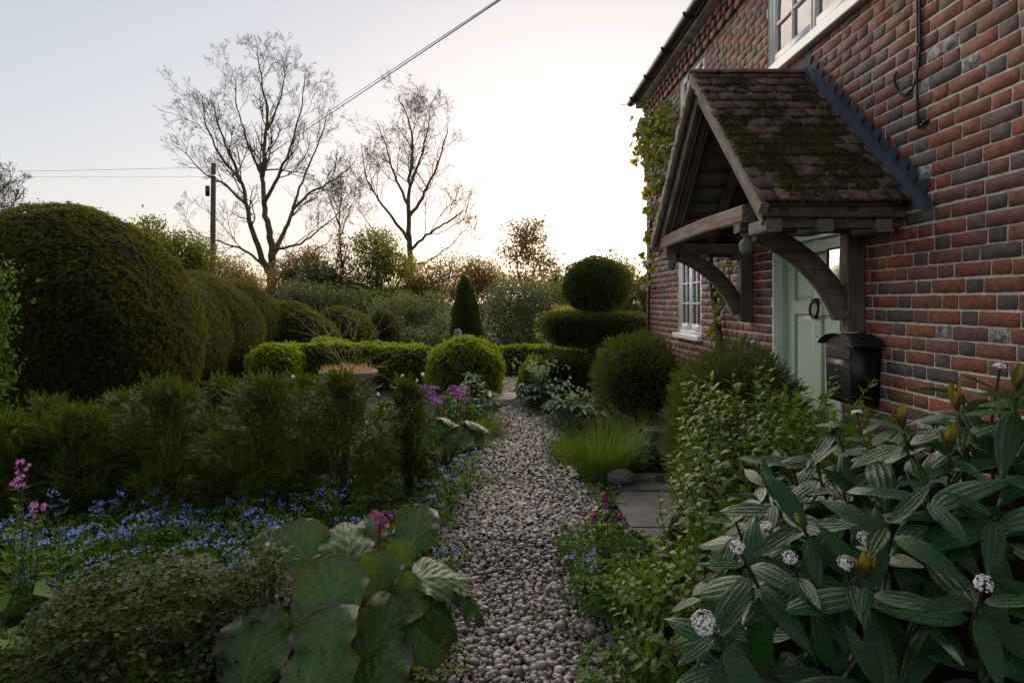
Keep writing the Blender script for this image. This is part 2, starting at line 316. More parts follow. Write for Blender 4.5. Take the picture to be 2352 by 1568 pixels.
M['magenta'] = petal('magenta_petal', [(0.24, 0.020, 0.12), (0.35, 0.05, 0.22), (0.27, 0.06, 0.30)])
M['pink'] = petal('pink_petal', [(0.45, 0.12, 0.40), (0.55, 0.17, 0.50)])
M['whitep'] = petal('white_petal', [(0.72, 0.70, 0.70), (0.82, 0.80, 0.80), (0.70, 0.62, 0.64)])
M['yellow'] = petal('yellow_petal', [(0.75, 0.60, 0.05), (0.8, 0.68, 0.10)])
M['hellebore'] = petal('pale_green_petal', [(0.26, 0.34, 0.14), (0.36, 0.42, 0.20)])
def big_leaf(name, cols, edge=None, rough=0.4, scl=120, bmp=0.4, trans=0.12, ribk=0.6, sp=0.5):
    """large leaf: colour by a per-leaf random and blotches, darker or paler rim from the UV-free 'rim' attribute"""
    m, t, p, out = mk(name); v = coords(t, 'Object')
    f = math_(t, 'ADD', math_(t, 'MULTIPLY', rnd(t), 0.55), math_(t, 'MULTIPLY', N_range(t, noise(t, v, 14, 5)), 0.45))
    c = ramp(t, f, cols)
    at = t.nodes.new('ShaderNodeAttribute'); at.attribute_name = 'rib'
    c = mix(t, math_(t, 'MULTIPLY', at.outputs['Fac'], ribk), c, (0.11, 0.15, 0.05))
    if edge:
        ae = t.nodes.new('ShaderNodeAttribute'); ae.attribute_name = 'rim'
        k = math_(t, 'MULTIPLY', ae.outputs['Fac'], N_range(t, noise(t, v, 22, 4), 0.3, 0.6)); c = mix(t, k, c, edge)
    t.links.new(c, p.inputs['Base Color']); p.inputs['Roughness'].default_value = rough; p.inputs['Specular IOR Level'].default_value = sp
    r2 = math_(t, 'ADD', math_(t, 'MULTIPLY', noise(t, v, 60, 4), 0.3), rough - 0.15); t.links.new(r2, p.inputs['Roughness'])
    bump(t, p, noise(t, v, scl, 4, 0.6), bmp, 0.004)
    tr = t.nodes.new('ShaderNodeBsdfTranslucent'); ms = t.nodes.new('ShaderNodeMixShader'); ms.inputs[0].default_value = trans
    t.links.new(mix(t, 1.0, c, (1.8, 1.8, 0.6), 'MULTIPLY'), tr.inputs[0])
    t.links.new(p.outputs[0], ms.inputs[1]); t.links.new(tr.outputs[0], ms.inputs[2]); t.links.new(ms.outputs[0], out.inputs[0]); return m
M['viburnum'] = big_leaf('viburnum_leaf', [(0.0045, 0.0299, 0.0045), (0.0068, 0.0398, 0.0059), (0.0113, 0.0558, 0.0074), (0.0113, 0.0457, 0.0045)], None, 0.32, 150, 0.45, 0.12, 0.02, 0.30)
M['bergyoung'] = big_leaf('young_bergenia_leaf', [(0.045, 0.085, 0.012), (0.065, 0.105, 0.018), (0.055, 0.095, 0.014)], None, 0.42, 60, 0.4, 0.3, 0.5, 0.3)
M['vibnew'] = big_leaf('viburnum_new_leaf', [(0.09, 0.11, 0.035), (0.12, 0.10, 0.03), (0.15, 0.075, 0.02)], None, 0.4, 100, 0.2, 0.35)
M['bergenia'] = big_leaf('bergenia_leaf', [(0.0214, 0.064, 0.0071), (0.032, 0.0862, 0.0101), (0.0428, 0.1086, 0.0155), (0.0428, 0.1002, 0.0083)], (0.085, 0.040, 0.052), 0.40, 45, 0.7, 0.2, 0.8, 0.40)
M['glass'], t, p, out = mk('window_glass')
p.inputs['Base Color'].default_value = (0.02, 0.022, 0.024, 1); p.inputs['Roughness'].default_value = 0.03; p.inputs['Specular IOR Level'].default_value = 0.6
M['caseglass'], t, p, out = mk('case_glass')
p.inputs['Base Color'].default_value = (0.55, 0.56, 0.56, 1); p.inputs['Roughness'].default_value = 0.04; p.inputs['Specular IOR Level'].default_value = 1.0; p.inputs['Metallic'].default_value = 0.55
M['clearglass'], t, p, out = mk('clear_glass')
tp = t.nodes.new('ShaderNodeBsdfTransparent'); ms = t.nodes.new('ShaderNodeMixShader'); fr = t.nodes.new('ShaderNodeFresnel'); fr.inputs[0].default_value = 1.5
t.links.new(fr.outputs[0], ms.inputs[0]); t.links.new(tp.outputs[0], ms.inputs[1]); t.links.new(p.outputs[0], ms.inputs[2]); t.links.new(ms.outputs[0], out.inputs[0])
p.inputs['Base Color'].default_value = (0.8, 0.8, 0.8, 1); p.inputs['Roughness'].default_value = 0.03; p.inputs['Metallic'].default_value = 1.0
M['curtain'] = plain('white_blind', [(0.62, 0.63, 0.65), (0.72, 0.73, 0.75)], 0.8, 3)
M['dark'] = plain('dark_room', [(0.012, 0.012, 0.012), (0.02, 0.02, 0.02)], 0.9, 3)
# ------------------------------------------------------------------ ground and path
XW = 2.07                                   # the cottage wall stands on this plane
PY = [2.0, 2.48, 3.07, 3.9, 4.76, 5.6, 7.1, 9.0, 9.3]
PL = [-0.40, -0.38, -0.42, -0.42, -0.50, -0.24, -0.19, -0.13, -0.13]
PR = [0.80, 0.70, 0.58, 0.56, 0.76, 0.70, 0.66, 0.44, 0.42]
def xl(y): return np.interp(y, PY, PL)
def xr(y): return np.interp(y, PY, PR)
def wob(y, s): return 0.035 * np.sin(y * 5.1 + s) + 0.025 * np.sin(y * 11.7 + 2 * s)
g = MB(); g.poly([(-600, -60, -0.03), (600, -60, -0.03), (600, 1500, -0.03), (-600, 1500, -0.03)])
tag(g.build('ground', M['lawn']), 'dark rough ground stretching to the horizon', None, None, 'structure')
r = rng(2); nx, ny = 70, 90
gx = np.linspace(-8, 2.06, nx); gy = np.linspace(-2, 16, ny); X, Y = np.meshgrid(gx, gy, indexing='ij')
inp = (X > xl(Y) - 0.15) & (X < xr(Y) + 0.15) & (Y < 12)
Z = np.where(inp, -0.018, 0.012 + 0.02 * np.sin(X * 3.1 + Y) * np.sin(Y * 2.3) + r.normal(0, 0.008, X.shape))
idx = np.arange(nx * ny).reshape(nx, ny)
g = MB(); g.add(np.stack([X, Y, Z], -1).reshape(-1, 3), np.stack([idx[:-1, :-1], idx[1:, :-1], idx[1:, 1:], idx[:-1, 1:]], -1).reshape(-1, 4))
tag(g.build('soil', M['soil'], None, True), 'dark soil of the flower beds', None, None, 'structure')
ys = np.linspace(1.6, 9.25, 60); L = np.stack([xl(ys) + wob(ys, 1), ys, np.full(60, -0.004)], -1); R_ = np.stack([xr(ys) + wob(ys, 3), ys, np.full(60, -0.004)], -1)
V = np.concatenate([L, R_]); k = np.arange(59)
g = MB(); g.add(V, np.stack([k, k + 60, k + 61, k + 1], -1))
path = tag(g.build('gravel_path', M['grit']), 'pebble garden path running past the porch', None, None, 'structure')
def ico(sub, seed, squash):
    bm = bmesh.new(); bmesh.ops.create_icosphere(bm, subdivisions=sub, radius=0.5); rr = random.Random(seed)
    a = [rr.uniform(-0.12, 0.12) for _ in range(6)]
    V = []
    for v in bm.verts:
        c = v.co; k = 1 + a[0] * c.x * 2 + a[1] * c.y * 2 + a[2] * math.sin(c.x * 5 + a[3] * 9) + a[4] * math.cos(c.y * 6)
        V.append((c.x * squash[0] * k, c.y * squash[1] * k, c.z * squash[2] * k))
    Fc = [[v.index for v in f.verts] for f in bm.faces]; bm.free(); return np.array(V), np.array(Fc)
SQ = [(1.25, 0.9, 0.62), (1.1, 0.95, 0.7), (1.4, 0.85, 0.55), (1.0, 1.0, 0.75), (1.2, 1.0, 0.5)]
T1 = [ico(1, i, SQ[i]) for i in range(5)]; T2 = [ico(2, i, SQ[i]) for i in range(5)]
OCT = [(np.array([(1, 0, 0), (0, 1, 0), (-1, 0, 0), (0, -1, 0), (0.7, 0.7, 0), (-0.7, 0.7, 0), (-0.7, -0.7, 0), (0.7, -0.7, 0), (0.25, 0.1, 0.95), (-0.3, -0.1, 0.85)]) * 0.5 * np.array(q), np.array([(0, 4, 8), (4, 1, 8), (1, 9, 8), (1, 5, 9), (5, 2, 9), (2, 6, 9), (6, 3, 9), (3, 8, 9), (3, 7, 8), (7, 0, 8)])) for q in SQ]   # far pebbles: rounded tops only
def randR(r, n, tilt=0.5):
    z = nrm(np.stack([r.normal(0, tilt, n), r.normal(0, tilt, n), np.ones(n)], -1)); a = r.uniform(0, 2 * PI, n)
    return frames(np.stack([np.cos(a), np.sin(a), np.zeros(n)], -1) + 0 * z, z)
r = rng(11); pts = []
for y0, y1, sp, layers in ((1.7, 3.4, 0.027, 2), (3.4, 5.0, 0.032, 2), (5.0, 9.22, 0.034, 1)):
    for ly in range(layers):
        X, Y = np.meshgrid(np.arange(-0.62, 0.95, sp * 1.12), np.arange(y0, y1, sp)); X = X.ravel() + r.normal(0, sp * 0.3, X.size); Y = Y.ravel() + r.normal(0, sp * 0.3, Y.size)
        k = (X > xl(Y) + wob(Y, 1) - 0.03) & (X < xr(Y) + wob(Y, 3) + 0.03); X = X[k]; Y = Y[k]
        pts.append(np.stack([X, Y, 0.003 + ly * 0.010 + r.uniform(0, 0.009, len(X)) + 0.012 * np.sin(X * 7 + 1) * np.sin(Y * 3.3)], -1))
pts = np.concatenate(pts); n = len(pts); sz = np.clip(r.lognormal(math.log(0.0265), 0.34, n), 0.012, 0.06) * np.where(pts[:, 1] > 5.0, 1.02, 1); var = r.integers(0, 5, n)
Rm = randR(r, n)
px = CX + pts[:, 0] / pts[:, 1] * F; py = CY + (EYE - pts[:, 2]) / pts[:, 1] * F
ok = (py < 1560) & (py > 1300) & (px > 1075 + 0.5 * np.maximum(0, 1400 - py)) & (px < 1500) & (pts[:, 2] > 0.012)
cand = np.where(ok)[0]; cand = cand[np.argsort(-sz[cand] / pts[cand, 1])][:300]; sel = np.zeros(n, bool); sel[cand] = True
pm = []
for i in range(5):
    b = MB(); b.add(*T2[i]); pm.append(b.mesh('pebble', M['pebble'], True))
for i in cand:
    o = link('pebble', pm[var[i]], path); Mx = Matrix([list(Rm[i][k]) for k in range(3)]).to_4x4(); Mx = Mx @ Matrix.Diagonal((sz[i], sz[i], sz[i], 1)); Mx.translation = Vector(pts[i]); o.matrix_basis = Mx
b = MB()
for i in range(5):
    for y0, y1, T in ((0, 4.0, T1[i]), (4.0, 99, OCT[i])):
        q = ~sel & (var == i) & (pts[:, 1] >= y0) & (pts[:, 1] < y1); b.inst(T, pts[q], Rm[q], sz[q])
tag(b.build('pebbles', M['pebble'], path, True), kind='stuff')
# loose pebbles strewn in the beds beside the path
# gravel yard beyond the threshold
b = MB(); b.poly([(-0.7, 10.02, 0.045), (2.6, 10.02, 0.045), (2.6, 12.6, 0.045), (-0.7, 12.6, 0.045)])
yard = tag(b.build('gravel_yard', M['sand']), 'pale gravel yard beyond the stone threshold', None, None, 'structure')
m = 2600; q = np.stack([r.uniform(-0.4, 0.8, m), r.uniform(10.04, 12.4, m), r.uniform(0.045, 0.056, m)], -1)
M['palepebble'] = plain('pale_gravel', [(0.20, 0.165, 0.13), (0.30, 0.255, 0.205), (0.16, 0.13, 0.10), (0.38, 0.33, 0.28)], 0.8, 3, piece=0.8)
b = MB(); b.inst(OCT[1], q, randR(r, m), r.uniform(0.025, 0.05, m)); tag(b.build('gravel', M['palepebble'], yard, True), kind='stuff')
# threshold of two stones and the slabs towards the door
bbox('threshold_stone', (-0.42, 9.28, -0.05), (0.30, 10.0, 0.075), M['sand'], None, 0.008, 0.006, 3); tag(bpy.data.objects['threshold_stone'], 'wide sandstone threshold slab at the far end of the pebble path', 'threshold stone', 'threshold stones')
o = bbox('threshold_stone', (0.312, 9.28, -0.05), (0.88, 9.99, 0.07), M['sand'], None, 0.008, 0.006, 4); tag(o, 'narrower right-hand sandstone threshold slab beside the pale hellebores', 'threshold stone', 'threshold stones')
for i, (x0, y0, x1, y1, lab) in enumerate(((0.80, 3.45, 1.60, 4.10, 'dark paving slab in front of the sweet box, nearest the camera'), (0.86, 4.13, 1.85, 4.92, 'large dark wet paving slab leading to the sage green door'), (0.88, 4.97, 1.7, 5.45, 'mossy dark paving slab under the rounded boulder'))):
    tag(bbox('paving_slab', (x0, y0, -0.03), (x1, y1, 0.03 - 0.003 * i), M['slate'], None, 0.006, 0.005, 20 + i), lab, 'paving slab', 'paving slabs to the door')

# ------------------------------------------------------------------ the cottage
def wy(px): return F * XW / (px - CX)
Y0, Y1, ZT = -4.5, wy(1485), 4.27
DOOR = (3.80, 4.77, 0.0, 1.985)
WIN = [('ground', 6.48, 7.32, 1.155, 2.03), ('upper', 6.38, 7.26, 3.21, 4.08), ('near', 3.53, 4.86, 3.27, 4.15)]
OPEN = [DOOR] + [w_[1:] for w_ in WIN]
house = thing('brick_cottage', 'red and grey brick cottage with white casement windows and sage green door', 'house', (XW + 0.3, 4.5, 0))
b = MB(); yb = sorted({Y0, Y1} | {v for o in OPEN for v in o[:2]}); zb = sorted({0.0, ZT} | {v for o in OPEN for v in o[2:]}); xm = XW + 0.0022
for ya, yc in zip(yb, yb[1:]):
    for za, zc in zip(zb, zb[1:]):
        cy, cz = (ya + yc) / 2, (za + zc) / 2
        if any(o[0] < cy < o[1] and o[2] < cz < o[3] for o in OPEN): continue
        b.poly([(xm, yc, za), (xm, ya, za), (xm, ya, zc), (xm, yc, zc)])
for ya, yc, za, zc in OPEN:
    xi = XW + 0.16
    b.poly([(xm, yc, za), (xm, yc, zc), (xi, yc, zc), (xi, yc, za)]); b.poly([(xm, ya, zc), (xm, ya, za), (xi, ya, za), (xi, ya, zc)])
    b.poly([(xm, yc, zc), (xm, ya, zc), (xi, ya, zc), (xi, yc, zc)]); b.poly([(xm, ya, za), (xm, yc, za), (xi, yc, za), (xi, ya, za)])
b.poly([(xm, Y1, 0), (xm, Y1, ZT), (6.5, Y1, ZT), (6.5, Y1, 0)]); b.poly([(6.5, Y1, 0), (6.5, Y1, ZT), (6.5, Y0, ZT), (6.5, Y0, 0)])
b.poly([(6.5, Y0, 0), (6.5, Y0, ZT), (xm, Y0, ZT), (xm, Y0, 0)])
b.poly([(6.5, Y1, ZT), (xm, Y1, ZT), (4.28, Y1, 6.7)]); b.poly([(6.5, Y0, ZT), (4.28, Y0, 6.7), (xm, Y0, ZT)])
wall = b.build('wall', M['mortar'], house)
# bricks: Flemish bond, each with rough arrises
CH, LS, LH, JT = 0.070, 0.2095, 0.0985, 0.0085
def brick_tpl(L, seed, depth=0.055):
    rr = random.Random(seed); H = CH - JT; k = 6 if L > 0.15 else 3; out = []
    per = [(-L/2 + L * i / k, -H/2) for i in range(k)] + [(L/2, -H/2), (L/2, 0)] + [(L/2 - L * i / k, H/2) for i in range(k)] + [(-L/2, H/2), (-L/2, 0)]
    per = [(y + rr.uniform(-0.0017, 0.0017), z + rr.uniform(-0.0017, 0.0017)) for y, z in per]
    cs = []                                              # round the corners
    for y, z in per:
        if abs(abs(y) - L/2) < 0.004 and abs(abs(z) - H/2) < 0.004: y *= 1 - 0.0025 / L; z *= 1 - 0.002 / H
        cs.append((y, z))
    n = len(cs); V = []
    for y, z in cs: V.append((rr.uniform(-0.001, 0.0008), y * (1 - 0.003 / L), z * (1 - 0.003 / H)))
    for y, z in cs: V.append((0.0026, y, z))
    for y, z in cs: V.append((depth, y, z))
    b = MB()
    for a in (0, n):
        b.add(V, [(a + i, a + (i + 1) % n, a + n + (i + 1) % n, a + n + i) for i in range(n)]) if a == 0 else b.F.append(np.array([(a + i, a + (i + 1) % n, a + n + (i + 1) % n, a + n + i) for i in range(n)])) or b.M.append(np.zeros(n, np.int32))
    b.F.append(np.array([list(range(n))[::-1]])); b.M.append(np.zeros(1, np.int32))
    return b
TS = [brick_tpl(LS, i) for i in range(6)]; TH = [brick_tpl(LH, 50 + i) for i in range(6)]
rr = random.Random(5); bricks = []
for c in range(int(ZT / CH) - 1):
    z = c * CH + CH / 2; y = Y0 + (0 if c % 2 else (LS + LH + 2 * JT) / 2) + rr.uniform(-0.02, 0.02); st = True
    while y < Y1 - 0.03:
        L = (LS if st else LH) + rr.uniform(-0.004, 0.004); a, e = y, min(y + L, Y1 - 0.002); y += L + JT
        segs = [(a, e)]
        for o in OPEN:
            if o[2] - CH * 0.45 < z < o[3] + CH * 0.45 * 0:
                ns = []
                for s, f in segs:
                    if f <= o[0] or s >= o[1]: ns.append((s, f)); continue
                    if s < o[0] - 0.03: ns.append((s, o[0] - 0.003))
                    if f > o[1] + 0.03: ns.append((o[1] + 0.003, f))
                segs = ns
        for s, f in segs:
            if f - s < 0.025: continue
            u = rr.random(); quoin = any(abs(f - o[0]) < 0.01 or abs(s - o[1]) < 0.01 for o in OPEN) or f > Y1 - 0.03
            red = u < (0.88 if st else 0.40) or quoin
            bricks.append(((s + f) / 2, z + 0.003 * math.sin(y * 1.3 + c), f - s, st and f - s > 0.13, red))
        st = not st
def hidden(y, z):
    zr = 3.02 - abs(y - 4.29) * 0.93
    return (3.1 < y < 5.5 and 1.9 < z < zr)
val = []
for i, (y, z, L, st, red) in enumerate(bricks):
    px = CX + XW / max(y, 0.3) * F; py = CY - (z - EYE) / max(y, 0.3) * F
    vis = y > 2.35 and px < 2400 and 0 < py < 880 + 30 * (px > 2000) and not hidden(y, z) and not (1890 < px < 2060 and py > 740)
    val.append(L / y / y if vis else -1)
order = np.argsort(-np.array(val))[:300]; chosen = set(int(i) for i in order if val[int(i)] > 0)
def bmesh_cache(tpl, mat): return tpl.mesh('brick', mat)
cache = {}
rest = MB()
for i, (y, z, L, st, red) in enumerate(bricks):
    if y < 1.6 and i not in chosen: continue
    v = rr.randrange(6); tpl = (TS if st else TH)[v]; sx = L / (LS if st else LH); xo = XW - 0.0016 + rr.uniform(-0.0018, 0.0008)
    if i in chosen:
        key = (st, v, red)
        if key not in cache: cache[key] = bmesh_cache(tpl, M['brick_red' if red else 'brick_grey'])
        o = link('brick', cache[key], wall); o.matrix_basis = Matrix.Translation((xo, y, z)) @ Matrix.Rotation(rr.gauss(0, 0.007), 4, 'X') @ Matrix.Diagonal((1, sx, 1, 1))
    else:
        V = tpl.V[0] * np.array([1, sx, 1]) + np.array([xo, y, z]); n0 = rest.n
        rest.V.append(V); rest.n += len(V)
        for f in tpl.F: rest.F.append(f + n0); rest.M.append(np.full(len(f), 0 if red else 1, np.int32))
# the wall behind the camera carries on in bigger plain lengths
# dentil cornice under the eaves
for i in range(48):
    y = Y1 - 0.07 - i * 0.15
    for zz, dx, hh in ((4.165, 0.045, 0.058),):
        rest.box((XW - dx, y - 0.05, zz - hh / 2), (XW + 0.02, y + 0.05, zz + hh / 2), i % 2)
for zz, dx in ((4.095, 0.03), (4.235, 0.06)):
    y = Y1 - 0.003
    while y > 1.2:
        rest.box((XW - dx, y - 0.205, zz - 0.03), (XW + 0.02, y, zz + 0.03), int(rr.random() < 0.25)); y -= 0.214
tag(rest.build('brickwork', [M['brick_red'], M['brick_grey']], wall), kind='stuff')
# roof, soffit, gutter and downhill brackets
b = MB(); EX, EZ = 1.93, 4.36
b.box((EX, Y0, 4.275), (XW + 0.2, Y1 + 0.06, 4.30)); b.build('soffit', M['dark_timber'], house)
b = MB(); sl = (6.72 - EZ) / (4.28 - EX)
for x0, z0, x1, z1 in ((EX - 0.02, EZ - 0.03, 4.28, 6.74), (6.62, EZ - 0.03, 4.28, 6.74)):
    b.add([(x0, Y0 - 0.1, z0), (x0, Y1 + 0.1, z0), (x1, Y1 + 0.1, z1), (x1, Y0 - 0.1, z1), (x0, Y0 - 0.1, z0 + 0.06), (x0, Y1 + 0.1, z0 + 0.06), (x1, Y1 + 0.1, z1 + 0.06), (x1, Y0 - 0.1, z1 + 0.06)],
          [(0, 1, 2, 3), (4, 7, 6, 5), (0, 4, 5, 1), (1, 5, 6, 2), (2, 6, 7, 3), (3, 7, 4, 0)])
b.build('roof', M['tile'], house)
bbox('fascia', (EX - 0.004, Y0, 4.30), (EX + 0.018, Y1 + 0.05, 4.40), M['iron'], house, 0.002)
b = MB(); ny_ = 40; a = np.linspace(PI, 2 * PI, 9); ysg = np.linspace(Y0, Y1 + 0.12, ny_)
prof = np.concatenate([np.stack([np.cos(a) * 0.055, np.sin(a) * 0.055], -1), np.stack([np.cos(a[::-1]) * 0.049, np.sin(a[::-1]) * 0.049], -1)])
V = np.array([[EX - 0.062 + c[0], y + 0, 4.375 + c[1]] for y in ysg for c in prof]); kk = len(prof)
b.add(V, [(i * kk + j, i * kk + (j + 1) % kk, (i + 1) * kk + (j + 1) % kk, (i + 1) * kk + j) for i in range(ny_ - 1) for j in range(kk)])
b.add(V[-kk:], [list(range(kk))])
gut = b.build('gutter', M['iron'], house, True)
for i in range(7):
    y = 8.75 - i * 0.85
    b = MB(); b.tube([(EX - 0.062 + math.cos(t) * 0.06, y, 4.375 + math.sin(t) * 0.06) for t in np.linspace(PI, 2 * PI, 9)], 0.012, 6); b.build('gutter_bracket', M['iron'], gut)
b = MB(); b.tube([(1.86, Y1 + 0.02, 4.33), (1.72, Y1 + 0.03, 4.322), (1.70, Y1 + 0.03, 4.34)], 0.004, 6); b.build('hook', M['iron'], house)
# windows
def window(name, y0, y1, z0, z1, cols, rows, blind, sillz=0.05):
    wo = bpy.data.objects.new('window', None); COL.objects.link(wo); wo.parent = house; wo.matrix_parent_inverse = parent_inv(house); wo.location = (XW, (y0 + y1) / 2, z0)
    xf = XW + 0.012; f = 0.045
    b = MB()
    for lo, hi in (((y0, z0), (y0 + f, z1)), ((y1 - f, z0), (y1, z1)), ((y0 + f, z1 - f), (y1 - f, z1)), ((y0 + f, z0), (y1 - f, z0 + f))):
        b.box((xf, lo[0], lo[1]), (xf + 0.07, hi[0], hi[1]))
    b.build('frame', M['white'], wo)
    nc = 2; ci = (y1 - y0 - 2 * f) / nc
    for c in range(nc):
        ya = y0 + f + c * ci + 0.003; yb_ = ya + ci - 0.006; za, zc = z0 + f + 0.003, z1 - f - 0.003; s = 0.04; xs = xf + 0.008
        b = MB(); b.box((xs, ya, za), (xs + 0.04, ya + s, zc)); b.box((xs, yb_ - s, za), (xs + 0.04, yb_, zc)); b.box((xs, ya + s, zc - s), (xs + 0.04, yb_ - s, zc)); b.box((xs, ya + s, za), (xs + 0.04, yb_ - s, za + 0.07))
        b.build('casement', M['white'], wo)
        gy0, gy1, gz0, gz1 = ya + s, yb_ - s, za + 0.07, zc - s; pw = (gy1 - gy0) / cols; ph = (gz1 - gz0) / rows
        for i in range(1, cols): b = MB(); b.box((xs + 0.004, gy0 + i * pw - 0.009, gz0 - 0.002), (xs + 0.034, gy0 + i * pw + 0.009, gz1 + 0.002)); b.build('glazing_bar', M['white'], wo)
        for j in range(1, rows): b = MB(); b.box((xs + 0.006, gy0 - 0.002, gz0 + j * ph - 0.009), (xs + 0.032, gy1 + 0.002, gz0 + j * ph + 0.009)); b.build('glazing_bar', M['white'], wo)
        for i in range(cols):
            for j in range(rows):
                b = MB(); t_ = 0.002 * ((i * 3 + j * 5 + c) % 3 - 1)
                b.poly([(xs + 0.022 + t_, gy0 + (i + 1) * pw, gz0 + j * ph), (xs + 0.022, gy0 + i * pw, gz0 + j * ph), (xs + 0.022, gy0 + i * pw, gz0 + (j + 1) * ph), (xs + 0.022 - t_, gy0 + (i + 1) * pw, gz0 + (j + 1) * ph)])
                b.build('pane', M['clearglass'], wo)
    b = MB(); b.poly([(XW + 0.13, y1, z0), (XW + 0.13, y0, z0), (XW + 0.13, y0, z1), (XW + 0.13, y1, z1)])
    b.build('blind' if blind else 'dark_interior', M['curtain' if blind else 'dark'], wo)
    bbox('sill', (XW - 0.055, y0 - 0.05, z0 - sillz), (XW + 0.02, y1 + 0.05, z0 + 0.004), M['white'], wo, 0.006)
window('ground', *WIN[0][1:], 2, 3, False)
window('upper', *WIN[1][1:], 2, 2, True)
window('near', *WIN[2][1:], 2, 3, True, 0.07)
# door: far jamb, head, leaf with four panels
ya, yb2, _, zt = DOOR; xd = XW + 0.085
door = bpy.data.objects.new('door', None); COL.objects.link(door); door.parent = house; door.matrix_parent_inverse = parent_inv(house); door.location = (xd, (ya + yb2) / 2, 0); tag(door, 'sage green four-panel door with black ring knocker')
bbox('door_jamb', (XW - 0.004, yb2 - 0.022, 0), (xd + 0.03, yb2 - 0.002, zt), M['white'], door, 0.003)
bbox('door_jamb', (XW - 0.006, ya + 0.002, 0), (xd + 0.03, ya + 0.028, zt), M['white'], door, 0.003)
bbox('door_jamb', (xd - 0.045, yb2 - 0.062, 0), (xd + 0.02, yb2 - 0.022, zt - 0.02), M['green_paint'], door, 0.004)
bbox('door_head', (XW + 0.004, ya + 0.028, zt - 0.06), (xd + 0.03, yb2 - 0.022, zt - 0.004), M['white'], door, 0.003)
bbox('door_head', (xd - 0.05, ya + 0.028, zt - 0.145), (xd + 0.02, yb2 - 0.062, zt - 0.061), M['green_paint'], door, 0.005)
da, dbb, dz = ya + 0.03, yb2 - 0.064, zt - 0.148
b = MB(); b.box((xd + 0.022, da, 0.02), (xd + 0.05, dbb, dz)); b.build('door_leaf', M['green_paint'], door)
st = 0.105; mid = (da + dbb) / 2
rails = [(0.02, 0.24), (1.42, 1.52), (dz - 0.085, dz)]
for z0, z1 in rails: bbox('rail', (xd, da + st, z0), (xd + 0.022, dbb - st, z1), M['green_paint'], door, 0.003)
for y0 in (da, dbb - st): bbox('stile', (xd - 0.001, y0, 0.02), (xd + 0.022, y0 + st, dz), M['green_paint'], door, 0.003)
for z0, z1 in ((0.24, 1.42), (1.52, dz - 0.085)):
    bbox('stile', (xd - 0.0005, mid - 0.05, z0), (xd + 0.022, mid + 0.05, z1), M['green_paint'], door, 0.003)
    for y0, y1 in ((da + st, mid - 0.05), (mid + 0.05, dbb - st)):
        bm = bmesh.new(); q = 0.035; xx = [xd + 0.0215, xd + 0.008, xd + 0.006]
        R0 = [(xx[0], y0 + 0.008, z0 + 0.008), (xx[0], y1 - 0.008, z0 + 0.008), (xx[0], y1 - 0.008, z1 - 0.008), (xx[0], y0 + 0.008, z1 - 0.008)]
        R1 = [(xx[1], y0 + q, z0 + q), (xx[1], y1 - q, z0 + q), (xx[1], y1 - q, z1 - q), (xx[1], y0 + q, z1 - q)]
        b = MB(); b.add(R0 + R1, [(i, (i + 1) % 4, 4 + (i + 1) % 4, 4 + i) for i in range(4)]); b.poly(R1); b.build('panel', M['green_paint'], door)
b = MB(); b.lathe([(0.0, -0.002), (0.0, 0.0)], (0, 0, 0)); 
b = MB(); kz, ky = 1.47, mid
b.box((xd - 0.03, ky - 0.022, kz + 0.028), (xd + 0.001, ky + 0.022, kz + 0.062))
a = np.linspace(0, 2 * PI, 25)
b.tube([(xd - 0.022 + 0.004 * math.cos(t), ky + math.sin(t) * 0.056, kz - 0.012 + math.cos(t) * 0.056) for t in a], 0.0095, 8, cap=False)
b.box((xd - 0.03, ky - 0.014, kz - 0.078), (xd + 0.001, ky + 0.014, kz - 0.052))
b.build('knocker', M['iron'], door)
b = MB(); b.box((xd - 0.004, mid - 0.018, 1.27), (xd + 0.001, mid + 0.018, 1.276)); b.build('keyhole_slit', M['iron'], door)

